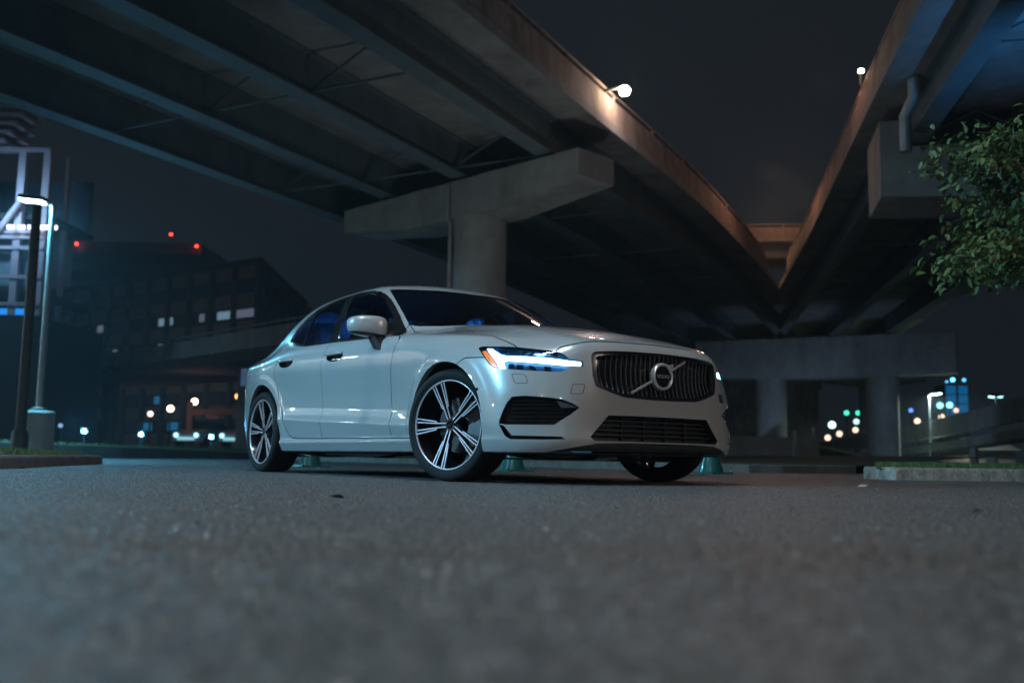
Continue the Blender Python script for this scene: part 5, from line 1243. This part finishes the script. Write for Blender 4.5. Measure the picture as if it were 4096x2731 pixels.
# far lights: (a, d, z, radius, colour, strength, label, kind)
WARM, COOL, GREEN, REDL, AMB, CYAN, BLUE = (1.0, .70, .48), (.55, .9, 1.0), (.05, .75, .45), (1.0, .10, .06), (1.0, .42, .18), (.25, .9, .95), (.12, .25, .9)
FAR = [(-22.33, 70, 3.83, .24, WARM, 9, 'round warm lamp nearest the pink canopy post'), (-24.0, 70, 3.31, .24, WARM, 9, 'round warm lamp second from the pink canopy post'), (-25.4, 70, 2.92, .2, (1, .72, .55), 3, 'dim round warm lamp third from the pink canopy post'), (-19.28, 70, 4.25, .22, AMB, 4, 'amber lamp beside the tail of the car'),
       (-30.7, 64, 5.95, .22, WARM, 9, 'warm lamp on the elevated ramp beside the cyan street lamp'), (-26.6, 66, 3.6, .14, REDL, 1.2, 'small dim red lamp above the warm lamps'), (-19.0, 42, 1.25, .1, (.3, .6, 1), .8, 'faint small blue lamp above the brightest floodlight'),
       (22.64, 70, 2.91, .26, COOL, 3.5, 'cool street light left of the green signals under the bridges'), (28.7, 90, 2.54, .27, WARM, 2.2, 'lowest and leftmost warm light under the bridges'), (29.76, 90, 2.91, .27, WARM, 2.2, 'middle warm light under the bridges'), (34.8, 100, 4.47, .28, COOL, 2.2, 'left of two cyan lights under the bridges'), (35.5, 100, 4.52, .26, (.2, .65, 1), 1.6, 'right of two cyan lights under the bridges'),
       (32.96, 95, 3.46, .27, WARM, 2.2, 'warm light below the two cyan lights'), (27.7, 80, 1.78, .22, REDL, 2.5, 'red tail light low under the bridges'), (40.6, 120, 6.37, .3, GREEN, 2.6, 'left green signal light under the bridges'), (42.0, 120, 6.38, .3, GREEN, 2.6, 'right green signal light under the bridges'), (48.4, 120, 6.8, .26, BLUE, 2.4, 'small blue light between column and street lamp'),
       (40.95, 100, 4.62, .3, WARM, 2.5, 'warm light left of the single street lamp'), (43.4, 100, 5.08, .3, WARM, 2.5, 'warm light in front of the blue tower foot'), (44.9, 100, 5.76, .25, (1, .6, .5), 2, 'small pink light on the blue tower foot'), (38.1, 88, 5.49, .28, CYAN, 3, 'left cyan light beside the blue tower'), (38.95, 88, 5.54, .28, CYAN, 3, 'right cyan light beside the blue tower')]
for a, d, z, r, c, s, lab in FAR:
    f = thing('far_lamp', lab, 'lamp', tuple(at(a, d))); MB().cyl((0, 0, 0), (0, 0, z-r*.8), .07, n=6).build('pole', M_FIN, f)
    MB().lathe([(.0001, z-r), (r*.7, z-r*.7), (r, z), (r*.7, z+r*.7), (.0001, z+r)], 12).build('globe', emat('far_lamp_globe', c, s), f)
street_lamp(at(24.45, 58), .1, 4.25, 'street lamp with cyan head standing by the low ramp', M_LED, (.3, YAWS), .07, headsize=(.62, .3, .1)); lr = [o for o in COL.objects if o.name.startswith('street_lamp') and o.type == 'EMPTY'][-1]
lamp_light(lr, at(24.8, 58, 4.2), 800, (.75, 1.0, .95), .4)
street_lamp(at(44.05, 90), 0, 6.4, 'far twin headed street lamp above the low ramp', emat('far_led_face', (.4, .95, 1.0), 14), (.35, YAWS), .08, lamps=2, headsize=(.5, .35, .35))
# sodium lamps on the bridges
SL = thing('bridge_lamp', 'glaring orange white lamp on the parapet of the curving overpass', 'street lamp', tuple(at(2.73, 24)))
MB().tube([at(2.15, 24.3, 9.2)-SL.location, at(2.3, 24.2, 9.45)-SL.location, at(2.73, 24, 9.5)-SL.location], .04, 8).build('bracket', M_POLE, SL)
MB().lathe([(.0001, -.13), (.10, -.10), (.14, 0), (.10, .08), (.0001, .1)], 14, Matrix.Translation((0, 0, 9.38))).build('globe', emat('sodium_globe', (1.0, .72, .52), 120), SL)
lamp_light(SL, at(3.2, 24, 9.4), 26, (.80, .66, .90), .12, kind='POINT')
SB = thing('bridge_lamp', 'small white lamp on the parapet of the straight overpass', 'street lamp', tuple(at(8.4, 23.2)))
MB().cyl((0, 0, 9.3), (0, 0, 9.62), .03, n=8).build('bracket', M_POLE, SB); MB().lathe([(.0001, -.06), (.06, -.03), (.06, .03), (.0001, .06)], 10, Matrix.Translation((0, 0, 9.66))).build('globe', emat('white_globe', (1, .85, .7), 30), SB)
lamp_light(SB, at(7.9, 24.0, 9.9), 26, (1.0, .50, .32), .2, kind='POINT')
lamp_light(SB, at(9.2, 34.0, 10.2), 75, (1.0, .50, .32), .2, kind='POINT')
# mast lamp standing in the gap between the overpasses, out of sight behind the merging decks
GM = street_lamp(at(15.7, 63), 0, 10.5, 'tall sodium mast rising in the gap between the overpasses', M_SOD, (.4, YAWS), .12, name='gap_mast', headsize=(.4, .2, .1))
lamp_light(GM, at(12.0, 46, 11.3), 420, (1.0, .50, .28), .25, kind='POINT')
lamp_light(GM, at(16.2, 56.0, 15.5), 200, (1.0, .50, .28), .25, kind='POINT')
# blue floodlights hidden behind the car and the tree, washing a column and a girder
for a, d, ta, e, lab in ((13.6, 50.0, at(15.5, 58, 3), 60, 'blue floodlight at the foot of the left bridge column'), (19.0, 47.0, at(21.1, 55, 3), 55, 'blue floodlight at the foot of the right bridge column'), (8.6, 13.0, at(9.6, 17.5, 8.2), 26, 'blue floodlight on the ground beyond the tree')):
    f = thing('blue_floodlight', lab, 'floodlight', tuple(at(a, d)), 0, 'blue floodlights under the bridges'); MB().bbox(-.15, .15, -.12, .12, 0, .28, .03).build('housing', M_DPOLE, f); MB().box(-.1, .1, -.08, .08, .282, .30).build('lens', emat('blue_flood_lens', (.05, .3, 1), 1.5), f)
    lamp_light(f, at(a, d, .4), e, (.06, .38, 1.0) if d < 20 else (.40, .62, 1.0), .3, aim=ta, spread=38 if d < 20 else 130)
PU = thing('added_pier_uplight', 'ground floodlight washing the single column pier from behind the car', 'floodlight', tuple(at(-1.5, 19.5))); MB().bbox(-.2, .2, -.15, .15, 0, .25, .03).build('housing', M_DPOLE, PU); MB().box(-.15, .15, -.1, .1, .252, .27).build('lens', emat('added_uplight_lens', (1, .9, .8), 3), PU)  # added fixture, out of sight, to brighten the column and the girders
lamp_light(PU, at(-1.5, 19.5, .35), 24, (.88, .95, 1.0), .4, aim=at(-.5, 24, 6.5), spread=150)
for a_, d_ in ((-52, 128), (-36, 116)):  # added lights with no lamp of their own, bring out the office front
    lamp_light([o for o in COL.objects if o.name.startswith('office_block')][0], at(a_, d_-4, 7), 420, (1.0, .82, .72), .6, kind='POINT')
PV = thing('added_soffit_uplight', 'ground floodlight behind the front wheel washing the overpass edge', 'floodlight', tuple(at(2.55, 17))); MB().bbox(-.2, .2, -.15, .15, 0, .16, .03).build('housing', M_DPOLE, PV); MB().box(-.15, .15, -.1, .1, .162, .175).build('lens', emat('added_uplight_lens', (1, .9, .8), 2), PV)  # added fixture, hidden by the tyre, to brighten the soffit
lamp_light(PV, at(2.55, 17, .25), 32, (.95, .96, 1.0), .4, aim=at(2.2, 22, 8.0), spread=120)
# canopy and sign
cn = thing('canopy_frame', 'pink lit canopy frame with post beside the tail of the car', 'canopy', tuple(at(-17.8, 55))); CO = Vector(cn.location); M_PINK = mat('canopy_paint', (.55, .30, .24), rough=.6, var=.1)
def cpart(nm, mb, m): o = mb.build(nm, m, cn); o.location = -CO; return o
cpart('post', cam_grid_box(MB(), -17.95, -17.65, 55, 55.2, 0, 3.05), M_PINK)
cpart('beam', MB().loft([[at(-17.64, 55, 2.25), at(-17.64, 55.2, 2.25), at(-17.64, 55.2, 2.6), at(-17.64, 55, 2.6)], [at(-12.5, 57.5, 2.75), at(-12.5, 57.7, 2.75), at(-12.5, 57.7, 3.0), at(-12.5, 57.5, 3.0)]], True, True), M_PINK)
cpart('panel', cam_grid_box(MB(), -16.9, -16.2, 55.05, 55.15, 2.1, 2.3), M_PINK)
lamp_light(cn, at(-17.0, 53.5, 3.0), 9, (1.0, .5, .36), .2, kind='POINT')
sg_ = thing('blank_sign', 'pale violet blank sign plate hung below the elevated ramp', 'sign', tuple(at(-8.6, 33))); MB().box(-.42, .42, -.02, .02, 2.42, 3.0, Matrix.Rotation(YAWS, 4, 'Z')).build('plate', mat('sign_plate', (.35, .33, .45), rough=.5), sg_); MB().cyl((0, .06, .2), (0, .06, 2.9), .04, n=8).build('post', M_DPOLE, sg_)
lamp_light(sg_, at(-8.4, 31.5, 3.6), 7, (.55, .5, 1.0), .2, kind='POINT')
# two cars far off with lit lamps
M_FARCAR = mat('far_car_white', (.55, .6, .62), rough=.4, coat=.5)
for a, lab in ((-17.2, 'small far white car with lit lamps under the pink canopy'), (-14.7, 'far white car with lit lamps nearest the tail of the saloon')):
    fc = thing('far_car', lab, 'car', tuple(at(a, 56, .55)), YAWS-.2, 'far cars with lit lamps')
    MB().loft([[(-.8, -2, .3), (.8, -2, .3), (.8, -2, .75), (-.8, -2, .75)], [(-.85, -1.2, .25), (.85, -1.2, .25), (.85, -1.2, .95), (-.85, -1.2, .95)], [(-.85, 1.6, .25), (.85, 1.6, .25), (.85, 1.6, .98), (-.85, 1.6, .98)], [(-.8, 2.1, .35), (.8, 2.1, .35), (.8, 2.1, .9), (-.8, 2.1, .9)]], True, True, smooth=False).build('body', M_FARCAR, fc)
    MB().loft([[(-.72, -1.1, .95), (.72, -1.1, .95), (.72, 1.5, .97), (-.72, 1.5, .97)], [(-.6, -.4, 1.42), (.6, -.4, 1.42), (.6, .9, 1.42), (-.6, .9, 1.42)]], True, True).build('cabin', M_PANE, fc)
    for sx in (-1, 1):
        MB().lathe([(.0001, -.03), (.12, -.02), (.12, .02), (.0001, .03)], 10, Matrix.Translation((sx*.6, -2.03, .62)) @ Matrix.Rotation(R(90), 4, 'X')).build('headlight', emat('far_headlamp', (.35, .8, 1.0), 3), fc)
        for yy in (-1.3, 1.3): MB().cyl((sx*.72, yy, .30), (sx*.88, yy, .30), .30, n=14).build('wheel', M_RUBBER, fc)
    MB().box(-.5, .5, -2.07, -2.04, .36, .52).build('bumper_glow', emat('far_bumper_glow', (.35, .8, .9), .8), fc)  # bumper lit by the headlamps, put in as a glowing strip
# ---------------------------------------------------------------- the tree at the side
tree = thing('broadleaf_tree', 'leafy tree reaching in front of the pier cap', 'tree', tuple(at(6.4, 8.6))); TO = Vector(tree.location)
M_BARK = mat('grey_bark', (.11, .09, .075), rough=.9, var=.3, vscale=14, bump=.5, bscale=30)
def leafmat():
    m = mat('tree_leaf', (.045, .115, .035), rough=.5, var=.4, vscale=3.5, col2=(.15, .18, .065)); return m
M_LEAF = leafmat(); rt = random.Random(11)
tw_ = MB(); tw_.tube([(0, 0, 0), (.05, .02, .8), (-.02, .03, 1.5), (.0, 0, 2.2), (.1, .1, 3.2)], [.14, .11, .10, .08, .05], 10)
clumps = []
for i in range(200):
    while True:
        u, v, w = rt.uniform(-1, 1), rt.uniform(-1, 1), rt.uniform(-1, 1)
        if .35 < u*u+v*v+w*w < 1: break
    clumps.append((5.30+1.62*u, 8.3+1.25*v, 2.50+.92*w-.10*(u < -.3)*abs(u)))
for i in range(20): clumps.append((3.72+rt.uniform(-.2, .45), 8.0+rt.uniform(-.5, .5), 1.78+rt.uniform(-.10, .3)))
for i in range(14): clumps.append((3.75+rt.uniform(-.15, .4), 8.1+rt.uniform(-.5, .5), 2.75+rt.uniform(-.15, .2)))
forks = [Vector((0, 0, 1.5)), Vector((0, 0, 1.9)), Vector((.02, .02, 2.4)), Vector((-.01, .0, 1.7)), Vector((.05, .05, 2.8))]
lv, lf = [], []
def leaf(p, d, up, s):
    d = d.normalized(); sd = d.cross(up)
    if sd.length < 1e-3: sd = d.orthogonal()
    sd.normalize(); n = sd.cross(d); k = len(lv); w = s*.30
    for t, x, h in ((0, 0, 0), (.35, 1, .10), (.7, .75, .06), (1.0, 0, -.10), (.7, -.75, .06), (.35, -1, .10), (.5, 0, .0)): lv.append(tuple(p+d*s*t+sd*w*x+n*s*h))
    lf.extend([(k, k+1, k+6), (k+1, k+2, k+6), (k+2, k+3, k+6), (k+3, k+4, k+6), (k+4, k+5, k+6), (k+5, k, k+6)])
for c in clumps:
    P = at(*c)-TO; f0 = min(forks, key=lambda q: (P-q).length+rt.random()*.4); m1 = f0.lerp(P, .5)+Vector((0, 0, .12))
    tw_.tube([f0, f0.lerp(P, .28)+Vector((0, 0, .06)), m1, P], [.022, .016, .010, .004], 5)
    dirv = (P-m1).normalized()
    for j in range(48):
        q = m1.lerp(P, rt.uniform(.45, 1.08))+Vector((rt.gauss(0, .075), rt.gauss(0, .075), rt.gauss(0, .065))); dd = Vector((rt.gauss(0, .6), rt.gauss(0, .6), -.55+rt.gauss(0, .4)))+dirv*.5
        leaf(q, dd, Vector((rt.gauss(0, .4), rt.gauss(0, .4), 1)), rt.uniform(.055, .115))
tw_.build('trunk', M_BARK, tree)
me = bpy.data.meshes.new('crown'); me.from_pydata(lv, [], lf); link('crown', me, M_LEAF, tree)
# ---------------------------------------------------------------- haze added over the place to lift the dark tones
me = bpy.data.meshes.new('haze'); _h = (-330, 330, -330, 330, -1.0, 62.0)
hz = MB().box(*_h).build('haze', None); hm = bpy.data.materials.new('added_haze'); hm.use_nodes = True; t = hm.node_tree; t.nodes.clear()
_o = t.nodes.new('ShaderNodeOutputMaterial'); _v = t.nodes.new('ShaderNodeVolumePrincipled'); _v.inputs['Density'].default_value = HAZE; _v.inputs['Color'].default_value = (.62, .82, .95, 1); _v.inputs['Anisotropy'].default_value = .45
t.links.new(_v.outputs[0], _o.inputs['Volume']); hz.data.materials.append(hm); tag(hz, 'thin blue grey haze added under the bridges to lift the dark tones', 'haze', kind='stuff')
